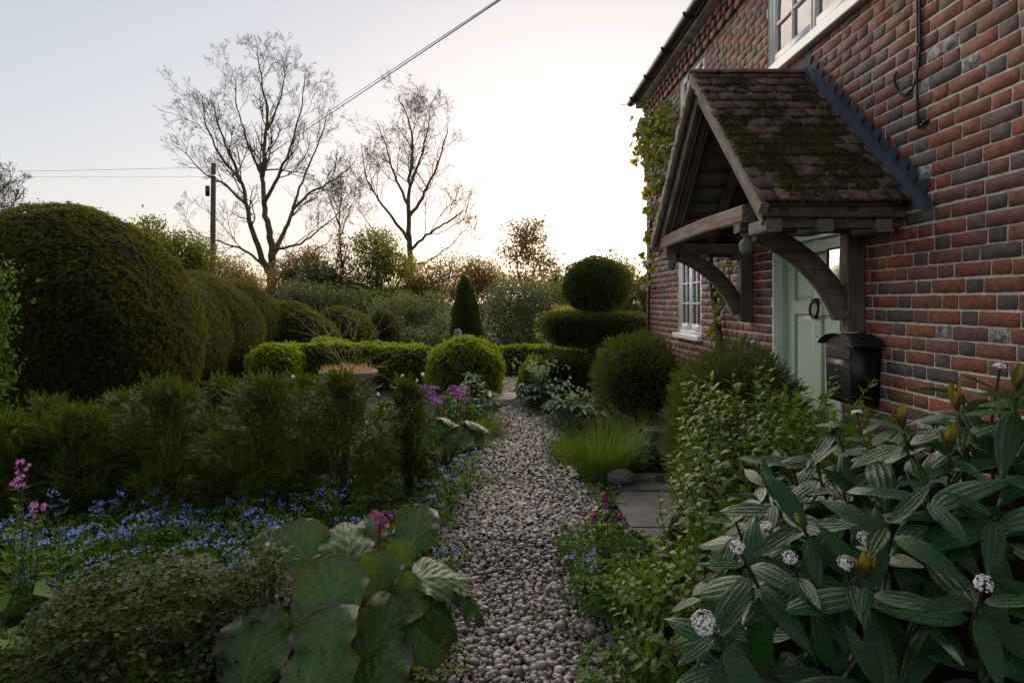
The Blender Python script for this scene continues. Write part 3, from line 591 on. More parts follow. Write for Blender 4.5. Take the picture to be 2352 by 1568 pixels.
# ------------------------------------------------------------------ the porch canopy
porch = thing('porch_canopy', 'gabled oak porch canopy with mossy clay tiles above the green door', 'porch', (1.7, 4.29, 2.0))
YN, YR, YF_, ZE, ZR, XF = 3.14, 4.29, 5.44, 1.99, 3.055, 1.31
SL = math.hypot(YR - YN, ZR - ZE); ang = math.atan2(ZR - ZE, YR - YN)
rr = random.Random(9)
def tile_mesh(seed, w_=0.156, l_=0.20, th=0.021):
    q = random.Random(seed); b = MB(); nxs, nys = 4, 3; V = []
    for top in (1, 0):
        for i in range(nxs):
            for j in range(nys):
                u = i / (nxs - 1) - 0.5; v = j / (nys - 1)
                z = (th if top else 0) + 0.006 * (0.25 - u * u) * 4 * 0.6 + 0.004 * math.sin(v * PI) + q.uniform(-0.001, 0.001)
                V.append((u * w_ + (q.uniform(-0.002, 0.002) if j == 0 else 0), v * l_ + (q.uniform(-0.004, 0.004) if j == 0 else 0), z))
    n = nxs * nys; id_ = lambda t, i, j: t * n + i * nys + j; Fc = []
    for i in range(nxs - 1):
        for j in range(nys - 1):
            Fc.append((id_(0, i, j), id_(0, i + 1, j), id_(0, i + 1, j + 1), id_(0, i, j + 1))); Fc.append((id_(1, i, j), id_(1, i, j + 1), id_(1, i + 1, j + 1), id_(1, i + 1, j)))
    for i in range(nxs - 1):
        Fc.append((id_(0, i, 0), id_(1, i, 0), id_(1, i + 1, 0), id_(0, i + 1, 0))); Fc.append((id_(0, i, nys - 1), id_(0, i + 1, nys - 1), id_(1, i + 1, nys - 1), id_(1, i, nys - 1)))
    for j in range(nys - 1):
        Fc.append((id_(0, 0, j), id_(0, 0, j + 1), id_(1, 0, j + 1), id_(1, 0, j))); Fc.append((id_(0, nxs - 1, j), id_(1, nxs - 1, j), id_(1, nxs - 1, j + 1), id_(0, nxs - 1, j + 1)))
    b.add(V, Fc); return b.mesh('tile', M['tile'])
tm = [tile_mesh(i) for i in range(6)]
roof = bpy.data.objects.new('tiled_roof', None); COL.objects.link(roof); roof.parent = porch; roof.matrix_parent_inverse = parent_inv(porch); roof.location = (1.7, YR, ZR)
rows = 14; gauge = (SL + 0.01) / rows; tilt = 0.155
for side in (1, -1):
    for rw in range(rows):
        x = XF + (0.0 if rw % 2 else -0.078) ; k = 0
        while x < XW - 0.005:
            wdt = 0.156; x0, x1 = max(x, XF - 0.004 + rr.uniform(-0.008, 0.004)), min(x + wdt, XW - 0.004); x += 0.160
            if x1 - x0 < 0.02: continue
            s = rw * gauge + rr.uniform(-0.005, 0.005)
            if s + 0.2 > SL + 0.005: ls = (SL + 0.005 - s) / 0.2
            else: ls = 1.0
            o = link('tile', tm[rr.randrange(6)], roof)
            base = Vector(((x0 + x1) / 2, YN + math.cos(ang) * s if side == 1 else YF_ - math.cos(ang) * s, ZE + 0.018 + math.sin(ang) * s))
            u = Vector((0, side * math.cos(ang - tilt), math.sin(ang - tilt))); xv = Vector((1, 0, 0)) * side; nv = xv.cross(u)
            Rt = Matrix((xv, u, nv)).transposed().to_4x4() @ Matrix.Rotation(rr.gauss(0, 0.012), 4, 'Z') @ Matrix.Rotation(rr.gauss(0, 0.012), 4, 'X')
            Rt = Rt @ Matrix.Diagonal(((x1 - x0) / wdt, ls, 1, 1)); Rt.translation = base; o.matrix_basis = Rt
# ridge tiles
for i, (x0, x1) in enumerate(((XF - 0.012, XF + 0.235), (XF + 0.238, XF + 0.42), (XF + 0.424, XW - 0.01))):
    b = MB(); a = np.linspace(-1.05, 1.05, 9); V = []
    for x in (x0, (x0 + x1) / 2, x1):
        for rad in (0.088, 0.074):
            for t in a: V.append((x, YR + math.sin(t) * rad, ZR - 0.045 + math.cos(t) * rad + 0.002 * (i % 2)))
    nn = 9
    Fc = []
    for s in range(2):
        for l in (0, 1):
            for j in range(nn - 1):
                q = [s * 18 + l * 9 + j, s * 18 + l * 9 + j + 1, (s + 1) * 18 + l * 9 + j + 1, (s + 1) * 18 + l * 9 + j]; Fc.append(q if l else q[::-1])
        for j in (0, nn - 1): Fc.append([s * 18 + j, s * 18 + 9 + j, (s + 1) * 18 + 9 + j, (s + 1) * 18 + j])
    for s in (0, 2):
        for j in range(nn - 1): Fc.append([s * 18 + j, s * 18 + j + 1, s * 18 + 9 + j + 1, s * 18 + 9 + j])
    b.add(V, Fc); b.build('ridge_tile', M['tile'], roof, True)
# boarded underside, verge mortar, rafters
for side in (1, -1):
    ye = YN if side == 1 else YF_
    for k in range(10):
        s0 = 0.03 + k * (SL - 0.05) / 10; s1 = s0 + (SL - 0.05) / 10 - 0.004; dn = 0.012
        def pt(s, d): return (ye + side * (math.cos(ang) * s + math.sin(ang) * d), ZE + math.sin(ang) * s - math.cos(ang) * d)
        b = MB(); a0, a1, a2, a3 = pt(s0, dn), pt(s1, dn), pt(s1, dn + 0.014), pt(s0, dn + 0.014)
        V = [(x, *q) for x in (XF + 0.03, XW - 0.012) for q in (a0, a1, a2, a3)]
        b.add(V, [(0, 1, 2, 3), (7, 6, 5, 4), (0, 4, 5, 1), (1, 5, 6, 2), (2, 6, 7, 3), (3, 7, 4, 0)]); b.build('soffit_board', M['board'], porch)
    for xx, wd, hh, nm in ((XF + 0.055, 0.035, 0.11, 'barge_rafter'), (XF + 0.13, 0.05, 0.09, 'rafter'), (XF + 0.48, 0.05, 0.085, 'rafter'), (XW - 0.05, 0.05, 0.085, 'rafter')):
        o0 = 0.03 + hh / 2
        p0 = (xx, ye + side * (math.cos(ang) * 0.02 + math.sin(ang) * o0), ZE + math.sin(ang) * 0.02 - math.cos(ang) * o0); sl_ = SL - 0.06
        p1 = (xx, p0[1] + side * math.cos(ang) * sl_, p0[2] + math.sin(ang) * sl_)
        beam(nm, p0, p1, wd, hh, M['oak'], porch, seed=int(xx * 100))
    for dx, dd in ((0.085, 0.125), (0.165, 0.105)):
        p0 = (XF + dx, ye + side * (math.cos(ang) * 0.1 + math.sin(ang) * dd), ZE + math.sin(ang) * 0.1 - math.cos(ang) * dd)
        p1 = (XF + dx, p0[1] + side * math.cos(ang) * (SL - 0.3), p0[2] + math.sin(ang) * (SL - 0.3)); beam('batten', p0, p1, 0.014, 0.02, M['oak_grey'], porch, 0.002)
    b = MB(); n_ = 46; rg = rng(33 + side); V = []
    for i in range(n_):
        s = -0.01 + i * (SL + 0.02) / (n_ - 1)
        for (dx, dn) in ((-0.012, -0.012), (0.03, -0.012), (0.03, 0.052), (-0.008, 0.048)):
            y, z = ye + side * (math.cos(ang) * s + math.sin(ang) * dn), ZE + math.sin(ang) * s - math.cos(ang) * dn
            V.append((XF + dx + rg.normal(0, 0.0045), y + rg.normal(0, 0.004), z + rg.normal(0, 0.0045)))
    b.add(V, [(i * 4 + j, i * 4 + (j + 1) % 4, (i + 1) * 4 + (j + 1) % 4, (i + 1) * 4 + j) for i in range(n_ - 1) for j in range(4)]); b.add(V[:4], [(3, 2, 1, 0)])
    b.build('verge', M['verge'], roof)
# eaves fascia and joist ends
for side, ye in ((1, YN), (-1, YF_)):
    beam('eaves_board', (XF + 0.02, ye + side * 0.065, ZE - 0.022), (XW - 0.01, ye + side * 0.065, ZE - 0.022), 0.03, 0.06, M['oak'], porch, 0.004)
    beam('wall_plate', (XF + 0.07, ye + side * 0.135, ZE - 0.065), (XW - 0.004, ye + side * 0.135, ZE - 0.065), 0.07, 0.075, M['oak'], porch)
    for i, x in enumerate((1.40, 1.665, 1.965)):
        beam('joist_end', (x, ye + side * 0.07, ZE - 0.090), (x, ye + side * 0.30, ZE - 0.090), 0.082, 0.07, M['oak_end'] , porch, 0.008, seed=i)
# brackets: wall posts, arms, curved braces, pendants, tie beam
for k, yp in enumerate((3.60, 5.18)):
    beam('wall_post', (XW - 0.052, yp, 1.335 + 0.01 * k), (XW - 0.052, yp, 1.93), 0.10, 0.10, M['oak'], porch, 0.008, up=(0, 1, 0), seed=30 + k)
    beam('bracket_arm', (XF + 0.045, yp, 1.945), (XW - 0.004, yp, 1.945), 0.095, 0.085, M['oak'], porch, 0.008, seed=40 + k)
    b = MB(); t = np.linspace(0, 1, 15); rad = 0.62
    A = np.array([XW - 0.10, 1.42]); B = np.array([XW - 0.60, 1.905]); V = []
    for s in t:
        th = s * PI / 2 * 0.93; c = np.array([A[0] - (A[0] - B[0]) * (1 - math.cos(th)) / (1 - math.cos(PI / 2 * .93)), A[1] + (B[1] - A[1]) * math.sin(th) / math.sin(PI / 2 * .93)])
        c2 = A + (B - A) * s; c = c * 0.58 + c2 * 0.42
        nv = nrm(np.array([-(B - A)[1], (B - A)[0]])) if False else None
        V.append(c)
    V = np.array(V); tg = np.gradient(V, axis=0); tg = nrm(tg); nn = np.stack([-tg[:, 1], tg[:, 0]], -1); hw, hd = 0.037, 0.056
    ring = []
    for c, q in zip(V, nn):
        for sy, sn in ((-1, -1), (1, -1), (1, 1), (-1, 1)): ring.append((c[0] + q[0] * sn * hd, yp + sy * hw, c[1] + q[1] * sn * hd))
    b.add(ring, [(i * 4 + j, i * 4 + (j + 1) % 4, (i + 1) * 4 + (j + 1) % 4, (i + 1) * 4 + j) for i in range(14) for j in range(4)]); b.add(ring[:4], [(3, 2, 1, 0)]); b.add(ring[-4:], [(0, 1, 2, 3)])
    b.build('curved_brace', M['oak'], porch)
    b = MB(); b.lathe([(0.0, 0.0), (0.030, 0.0), (0.031, -0.012), (0.017, -0.02), (0.015, -0.03), (0.030, -0.044), (0.0385, -0.062), (0.0395, -0.078), (0.036, -0.082), (0.037, -0.09), (0.031, -0.11), (0.016, -0.126), (0.0, -0.13)], (XF + 0.10, yp, 1.903), 18); b.build('pendant', M['oak_grey'], porch, True)
    for zz in (1.37, 1.80):
        b = MB(); b.tube([(XW - 0.105, yp, zz), (XW - 0.099, yp, zz)], 0.011, 10); b.build('peg', M['iron'], porch)
beam('tie_beam', (XF + 0.075, 3.50, 2.0), (XF + 0.075, 5.30, 2.0), 0.075, 0.10, M['oak_red'], porch, 0.010, bow=0.018, seed=77)
# stepped lead flashing on the brickwork
for side in (1, -1):
    b = MB(); xo = XW - 0.010
    def yo(z, off): return YR - side * ((ZR + 0.03 - z) / (ZR - ZE) * (YR - YN)) - side * off
    z0 = math.ceil((ZE - 0.02) / CH) * CH; zs = [z0 + i * CH for i in range(int((ZR + 0.12 - z0) / CH) + 1)]
    for i in range(len(zs) - 1):
        za, zc = zs[i], zs[i + 1]
        tip = yo(zc, 0.225); foot = yo(za, 0.115); lo = (xo - 0.004 * (i % 2) - 0.001)
        q = [(lo, yo(za, -0.03), za), (lo, foot, za), (lo - 0.002, tip, zc), (lo, yo(zc, -0.03), zc)]
        b.poly(q if side == 1 else q[::-1])
    b.build('lead_flashing', M['lead'], porch)
    b = MB(); V = []
    for i in range(12):
        z = ZE - 0.03 + (ZR + 0.03 - ZE) * i / 11; V += [(xo - 0.007, yo(z, 0.11), z), (xo - 0.009, yo(z, 0.0), z), (xo - 0.03, yo(z, 0.0), z + 0.012)]
    b.add(V, [q for i in range(11) for q in ((i*3, i*3+1, i*3+4, i*3+3), (i*3+1, i*3+2, i*3+5, i*3+4))]); b.build('lead_apron', M['lead'], porch)
# moss and added row-shade lumps on the near slope and a little on the far one
rg = rng(71); mb = MB(); dm = MB(); un = np.array([0, -math.sin(ang), math.cos(ang)]); us = np.array([0, math.cos(ang), math.sin(ang)])
BLADE = (np.array([[-0.5, 0, 0], [0.5, 0, 0], [0.1, 1, 0.25]]), np.array([[0, 1, 2]]))
LUMP = ico(1, 3, (1, 1, 0.7))
def mossfield(s, x):
    f = np.sin(x * 17 + s * 5) + np.sin(s * 14 - x * 9 + 2) + 0.8 * np.sin(x * 41 + 3) * np.sin(s * 37)
    return f
nM = 8200; s = rg.uniform(0.02, SL - 0.1, nM); x = rg.uniform(XF, XW - 0.08, nM)
dens = np.clip(0.34 + 0.66 * np.exp(-((s - 0.50) / 0.33) ** 2) , 0, 1); keep = (mossfield(s, x) > 1.5 - 2.7 * dens) & (rg.uniform(0, 1, nM) < dens + 0.12); s, x = s[keep], x[keep]
step = (s / gauge) % 1.0
pos = np.stack([x, np.full(len(s), YN), np.full(len(s), ZE)], -1) + us * s[:, None] + un * (0.034 - 0.012 * step)[:, None]
green = mossfield(s * 0.6 + 2, x * 1.7) + 1.6 * np.exp(-((s - 0.45) / 0.3) ** 2) + rg.normal(0, 0.6, len(s)) > 0.9
nE = 2300; rw_ = rg.integers(0, rows, nE); xe = rg.uniform(XF + 0.01, XW - 0.06, nE); ke = np.sin(xe * 23 + rw_ * 2.1) + np.sin(xe * 9 - rw_ * 1.3) > -0.5; rw_, xe = rw_[ke], xe[ke]; ne_ = len(xe)  # dark moss lumps along each tile row, standing in for its shadow line too
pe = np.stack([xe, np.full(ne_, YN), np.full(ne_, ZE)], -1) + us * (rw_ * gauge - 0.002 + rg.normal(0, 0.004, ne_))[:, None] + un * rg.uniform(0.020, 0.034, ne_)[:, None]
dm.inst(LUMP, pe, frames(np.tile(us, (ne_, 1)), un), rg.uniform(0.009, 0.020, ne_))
for msk, acc in ((green, mb), (~green, dm)):
    q = pos[msk]; k = len(q)
    acc.inst(LUMP, q, frames(np.tile(us, (k, 1)), un), np.clip(rg.lognormal(math.log(0.018), 0.35, k), 0.008, 0.036))
    nb = 6; qq = np.repeat(q, nb, 0) + rg.normal(0, 0.009, (k * nb, 3)); dirs = nrm(un + rg.normal(0, 0.6, (k * nb, 3)))
    acc.inst(BLADE, qq, frames(dirs, rg.normal(0, 1, (k * nb, 3))), np.stack([np.full(k * nb, 0.0035), rg.uniform(0.010, 0.024, k * nb), np.full(k * nb, 0.01)], -1))
tag(mb.build('green_moss', M['moss'], roof), kind='stuff'); tag(dm.build('dry_moss_and_row_shade', M['drymoss_shade'], roof), kind='stuff')

# ------------------------------------------------------------------ letter box, glazed case, cables on the wall
lb = thing('letter_box', 'black metal letter box with arched lid on the brick wall below the oak post', 'letter box', (XW - 0.08, 3.56, 0.95))
LY0, LY1, LX, LZ0, LZ1 = 3.40, 3.70, XW - 0.155, 0.945, 1.255
b = MB(); wi = 0.022
V = [(LX, LY0 + wi, LZ0), (LX, LY1 - wi, LZ0), (XW - 0.004, LY1 - wi, LZ0), (XW - 0.004, LY0 + wi, LZ0), (LX, LY0, LZ1), (LX, LY1, LZ1), (XW - 0.004, LY1, LZ1), (XW - 0.004, LY0, LZ1)]
b.add(V, [(0, 3, 2, 1), (4, 5, 6, 7), (0, 1, 5, 4), (1, 2, 6, 5), (2, 3, 7, 6), (3, 0, 4, 7)]); b.build('body', M['blackmetal'], lb)
b = MB(); n_ = 15; V = []; cyl = (LY0 + LY1) / 2
for xx in (LX - 0.028, XW - 0.003):
    for rad in (0, -0.005):
        for i in range(n_):
            t = (i / (n_ - 1) - 0.5) * 2; V.append((xx, cyl + t * (0.19 + rad), LZ1 - 0.012 + (0.088 + rad) * math.sqrt(max(0, 1 - (t * 0.97) ** 2))))
Fc = []
for j in range(n_ - 1):
    Fc += [(j, j + 1, 30 + j + 1, 30 + j), (15 + j + 1, 15 + j, 45 + j, 45 + j + 1), (j + 1, j, 15 + j, 15 + j + 1), (30 + j, 30 + j + 1, 45 + j + 1, 45 + j)]
b.add(V, Fc); b.build('lid', M['blackmetal'], lb, False)
V = [(LX + 0.002, cyl + (i / 14 - 0.5) * 2 * 0.145, LZ1 + 0.002 + 0.070 * math.sqrt(max(0, 1 - ((i / 14 - 0.5) * 2) ** 2))) for i in range(15)]
b = MB(); b.poly(V); b.build('lid_front', M['blackmetal'], lb)
bbox('mail_flap', (LX - 0.009, LY0 + 0.022, LZ1 - 0.068), (LX + 0.001, LY1 - 0.02, LZ1 - 0.008), M['blackmetal'], lb, 0.004)
bbox('collection_door', (LX - 0.006, LY0 + 0.024, LZ0 + 0.012), (LX + 0.001, LY1 - 0.024, LZ1 - 0.098), M['blackmetal'], lb, 0.003)
b = MB(); b.tube([(LX - 0.014, cyl + 0.006, LZ1 - 0.135), (LX - 0.005, cyl + 0.006, LZ1 - 0.135)], 0.0095, 12); b.build('lock', M['silver'], lb, False)
b = MB(); hx = LX - 0.0075; hc = (cyl + 0.012, LZ0 + 0.085)
b.tube([(hx, hc[0] + math.sin(t) * 0.021, hc[1] + math.cos(t) * 0.019) for t in np.linspace(0, 2 * PI, 20)], 0.0034, 6, cap=False)
b.tube([(hx, hc[0] + 0.041, hc[1] + 0.012), (hx, hc[0] + 0.034, hc[1] - 0.008), (hx, hc[0] + 0.012, hc[1] - 0.024), (hx, hc[0] - 0.018, hc[1] - 0.016), (hx, hc[0] - 0.040, hc[1] + 0.006)], [0.002, 0.003, 0.0045, 0.0065, 0.012], 6)
for dy in (0.012, -0.010): b.tube([(hx, hc[0] + dy, hc[1] - 0.024), (hx, hc[0] + dy * 1.8, hc[1] - 0.042)], [0.003, 0.0015], 5)
b.build('post_horn_emblem', M['greymark'], lb)
b = MB(); b.box((LX - 0.0072, LY0 + 0.045, LZ0 + 0.022), (LX - 0.0055, LY0 + 0.07, LZ0 + 0.027)); b.build('maker_mark', M['greymark'], lb)
case = thing('glazed_case', 'slim black-framed glazed case on the wall right of the green door', 'display case', (XW, 3.76, 1.49))
gy0, gy1, gz0, gz1, gx = 3.685, 3.865, 1.475, 1.835, XW - 0.055
b = MB(); b.box((gx + 0.004, gy0, gz0), (XW - 0.003, gy1, gz1)); b.build('body', M['iron'], case)
b = MB()
for lo, hi in (((gy0, gz0), (gy0 + 0.012, gz1)), ((gy1 - 0.012, gz0), (gy1, gz1)), ((gy0 + .012, gz0), (gy1 - .012, gz0 + 0.012)), ((gy0 + .012, gz1 - 0.012), (gy1 - .012, gz1))): b.box((gx - 0.006, lo[0], lo[1]), (gx + 0.0038, hi[0], hi[1]))
b.build('frame', M['iron'], case)
b = MB(); b.poly([(gx, gy1 - .012, gz0 + .012), (gx, gy0 + .012, gz0 + .012), (gx, gy0 + .012, gz1 - .012), (gx, gy1 - .012, gz1 - .012)]); b.build('pane', M['caseglass'], case)
wc = thing('wall_cable', 'pair of black cables hanging down the brick wall with a curled hook', 'cable', (XW, 3.1, 2.4))
def onwall(px, py): d = F * (XW - 0.012) / (px - CX); return np.array([XW - 0.012, d, EYE - (py - CY) / F * d])
b = MB(); b.tube([onwall(*q) for q in ((2106, -60), (2107, 30), (2108, 90), (2106, 160), (2107, 230), (2110, 296), (2118, 288), (2126, 280))], 0.006, 7); b.build('long_cable', M['cable'], wc, True)
b = MB(); b.tube([onwall(*q) for q in ((2113, -60), (2113, 30), (2114, 100), (2110, 150), (2105, 180), (2096, 204), (2082, 217), (2068, 215), (2058, 203), (2054, 188), (2054, 175), (2060, 166))], 0.006, 7); b.build('hooked_cable', M['cable'], wc, True)
for q in ((2110, 104), (2125, 281)):
    p_ = onwall(*q); b = MB(); b.box(tuple(p_ - [0.006, 0.014, 0.008]), tuple(p_ + [0.012, 0.014, 0.008])); b.build('clip', M['cable'], wc)
# ------------------------------------------------------------------ foliage kit
def tri(v, f): return np.array(v, float), np.array(f)
LEAF = tri([(0, 0, 0), (-0.5, 0.42, 0.10), (0, 0.5, -0.02), (0.5, 0.42, 0.10), (-0.36, 0.75, 0.05), (0.36, 0.75, 0.05), (0, 1, -0.08)],
           [(0, 2, 1), (0, 3, 2), (1, 2, 4), (2, 3, 5), (4, 2, 6), (2, 5, 6)])          # folded blade, unit length and width
LEAF4 = tri([(0, 0, 0), (-0.5, 0.45, 0.08), (0.5, 0.45, 0.08), (0, 1, -0.04)], [(0, 2, 1), (1, 2, 3)])
NEEDLE = tri([(-0.5, 0, 0), (0.5, 0, 0), (0, 1, 0.05)], [(0, 1, 2)])
STRIP = tri([(-0.5, 0, 0), (0.5, 0, 0), (-0.42, 0.4, 0.07), (0.42, 0.4, 0.07), (-0.28, 0.75, 0.06), (0.28, 0.75, 0.06), (0, 1, 0)], [(0, 1, 3), (0, 3, 2), (2, 3, 5), (2, 5, 4), (4, 5, 6)])
CONE3 = tri([(1, 0, 0), (-0.5, 0, 0.87), (-0.5, 0, -0.87), (0.55, 1, 0), (-0.28, 1, 0.48), (-0.28, 1, -0.48)], [(0, 1, 4), (0, 4, 3), (1, 2, 5), (1, 5, 4), (2, 0, 3), (2, 3, 5)])
def merge(items):
    V, Fc, n = [], [], 0
    for v, f in items: V.append(v); Fc.append(f + n); n += len(v)
    return np.concatenate(V), np.concatenate(Fc)
def put(T, pos, d, up, sc):
    R = frames(np.array([d], float), np.array(up, float))[0]; return (T[0] * np.array(sc)) @ R.T + np.array(pos), T[1]
def sprig(n, L, w_, seed, spread=0.8, T=NEEDLE, rise=0.0, hgt=0.0):
    """a short clipped shoot: n blades radiating about +Y"""
    q = random.Random(seed); it = []
    for i in range(n):
        a = 2 * PI * i / n + q.uniform(-0.4, 0.4); s = q.uniform(0.5, 1.15) * spread
        d = (math.cos(a) * s, 1.0, math.sin(a) * s); it.append(put(T, (0, rise * i / n, 0), d, (math.sin(a) * 1.0, 0.3, -math.cos(a)), (w_, L * q.uniform(0.7, 1.2), L)))
    return merge(it)
def frond(n, L, nl, w_, seed, tilt=0.9):
    """a shoot with two ranks of needles, along +Y, flat in XY, lightly arching"""
    q = random.Random(seed); it = [(np.array([(-0.0016, 0, 0), (0.0016, 0, 0), (0, L, 0)]), np.array([[0, 1, 2]]))]
    for i in range(n):
        t = (i + 0.5) / n; s = 1 if i % 2 else -1; l = nl * (1 - 0.45 * t) * q.uniform(0.8, 1.15)
        d = (s * tilt, 0.75 + 0.4 * t, q.uniform(-0.1, 0.45)); it.append(put(NEEDLE, (0, L * t, 0), d, (0, q.uniform(-.4, .4), 1), (w_, l, l)))
    it.append(put(NEEDLE, (0, L * 0.97, 0), (0, 1, 0.2), (0, 0, 1), (w_, nl, nl)))
    return merge(it)
YEWS = [sprig(7, 0.027, 0.0095, i, 1.5) for i in range(4)]
YEWBIG = [sprig(8, 0.042, 0.015, 20 + i, 1.5) for i in range(4)]
BOXS = [sprig(7, 0.024, 0.019, 40 + i, 1.6, LEAF4, 0.014) for i in range(4)]
FR = [frond(18, 0.11, 0.024, 0.0062, i) for i in range(5)]
FR2 = [frond(9, 0.072, 0.028, 0.0088, 30 + i, 0.85) for i in range(5)]
def rdir(r, n): return nrm(r.normal(0, 1, (n, 3)))
def sup(u, p):
    return u / np.maximum((np.abs(u) ** p).sum(-1, keepdims=True) ** (1 / p), 1e-9)
def blob_pts(r, n, c, rad, p=2.0, taper=0.0, lump=0.04):
    c = np.array(c); rad = np.array(rad); u = sup(rdir(r, n * 2), p)
    g = np.sign(u) * np.abs(u) ** (p - 1) / rad; gn = np.linalg.norm(g * rad.mean(), axis=1)
    wgt = gn / gn.max(); keep = r.uniform(0, 1, len(u)) < wgt + 0.05; u = u[keep][:n]; g = nrm(g[keep][:n])
    ph = c * 3.7; k = 1 + lump * (np.sin(u[:, 0] * 5 + ph[0]) * np.sin(u[:, 1] * 4 + ph[1]) + 0.7 * np.sin(u[:, 2] * 7 + u[:, 0] * 4 + ph[2]))
    v = u * k[:, None]; tz = 1 + taper * v[:, 2:3]
    q = np.concatenate([v[:, :2] * tz, v[:, 2:3]], 1) * rad
    if taper: g = nrm(np.concatenate([g[:, :2], g[:, 2:3] - taper * 0.8 * rad[0] / rad[2]], 1))
    return c + q, g
def inside(p, c, rad, pw, taper):
    v = (p - np.array(c)) / np.array(rad); tz = np.maximum(1 + taper * v[:, 2:3], 0.05); v = np.concatenate([v[:, :2] / tz, v[:, 2:3]], 1)
    return (np.abs(v) ** pw).sum(1) < 0.94
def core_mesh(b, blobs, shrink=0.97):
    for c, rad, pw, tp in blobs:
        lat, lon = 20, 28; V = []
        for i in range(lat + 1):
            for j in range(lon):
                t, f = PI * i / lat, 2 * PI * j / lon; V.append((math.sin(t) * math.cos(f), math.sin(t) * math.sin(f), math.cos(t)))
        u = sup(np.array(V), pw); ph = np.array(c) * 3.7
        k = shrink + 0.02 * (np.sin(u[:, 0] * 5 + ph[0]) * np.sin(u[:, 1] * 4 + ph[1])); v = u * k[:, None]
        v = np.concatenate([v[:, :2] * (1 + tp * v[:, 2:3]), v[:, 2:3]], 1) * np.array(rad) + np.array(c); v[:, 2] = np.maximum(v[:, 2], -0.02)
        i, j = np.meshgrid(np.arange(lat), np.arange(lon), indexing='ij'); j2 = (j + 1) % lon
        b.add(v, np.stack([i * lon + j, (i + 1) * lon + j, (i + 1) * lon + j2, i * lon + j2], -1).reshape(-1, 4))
def clipped(name, label, cat, blobs, dens, T, mat, seed, sc=(0.8, 1.25), group=None, fuzz=0.012, lean=0.35, owner=None, part='foliage', core='inner_twigs', up=0.25, lumpy=0.022):
    """a clipped bush: sprigs over the whole surface of its blobs round a dark twiggy core"""
    r = rng(seed); o = owner or thing(name, label, cat, (blobs[0][0][0], blobs[0][0][1], 0), group); b = MB()
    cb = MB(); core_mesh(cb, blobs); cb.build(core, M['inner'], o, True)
    for bi, (c, rad, pw, tp) in enumerate(blobs):
        area = 4 * PI * ((rad[0] * rad[1]) ** 1.6 / 3 + (rad[0] * rad[2]) ** 1.6 / 3 + (rad[1] * rad[2]) ** 1.6 / 3) ** (1 / 1.6)
        p, g = blob_pts(r, int(area * dens), c, rad, pw, tp)
        k = p[:, 2] > 0.02
        for bj, (c2, r2, p2, t2) in enumerate(blobs):
            if bj != bi: k &= ~inside(p, c2, r2, p2, t2)
        vis = (g * (np.array([0, 0, EYE]) - p)).sum(1) > -0.25 * np.linalg.norm(p, axis=1); k &= vis | (r.uniform(0, 1, len(p)) < 0.25)
        p, g = p[k], g[k]; n = len(p)
        nz = np.sin(p[:, 0] * 8.3 + seed) * np.sin(p[:, 1] * 7.1 + 2) * np.sin(p[:, 2] * 9.2 + 1) + 0.6 * np.sin(p[:, 0] * 21 + p[:, 2] * 17) * np.sin(p[:, 1] * 19 + p[:, 2] * 11 + seed)
        hol = np.sin(p[:, 0] * 13.7 + 2 * seed) * np.sin(p[:, 1] * 12.1 + 4) * np.sin(p[:, 2] * 15.3 + 3); kp = ~((hol > 0.62) & (r.uniform(0, 1, n) < 0.75))
        p, g, nz = p[kp] + g[kp] * (lumpy * nz[kp])[:, None], g[kp], nz[kp]; n = len(p)
        d = nrm(g + rdir(r, n) * lean + np.array([0, 0, up])); p = p + g * (r.exponential(fuzz, n) - fuzz * 1.2)[:, None]
        v = r.integers(0, len(T), n); s = r.uniform(sc[0], sc[1], n)
        for i in range(len(T)):
            q = v == i; b.inst(T[i], p[q], frames(d[q], rdir(r, q.sum())), s[q])
    b.build(part, mat, o); return o
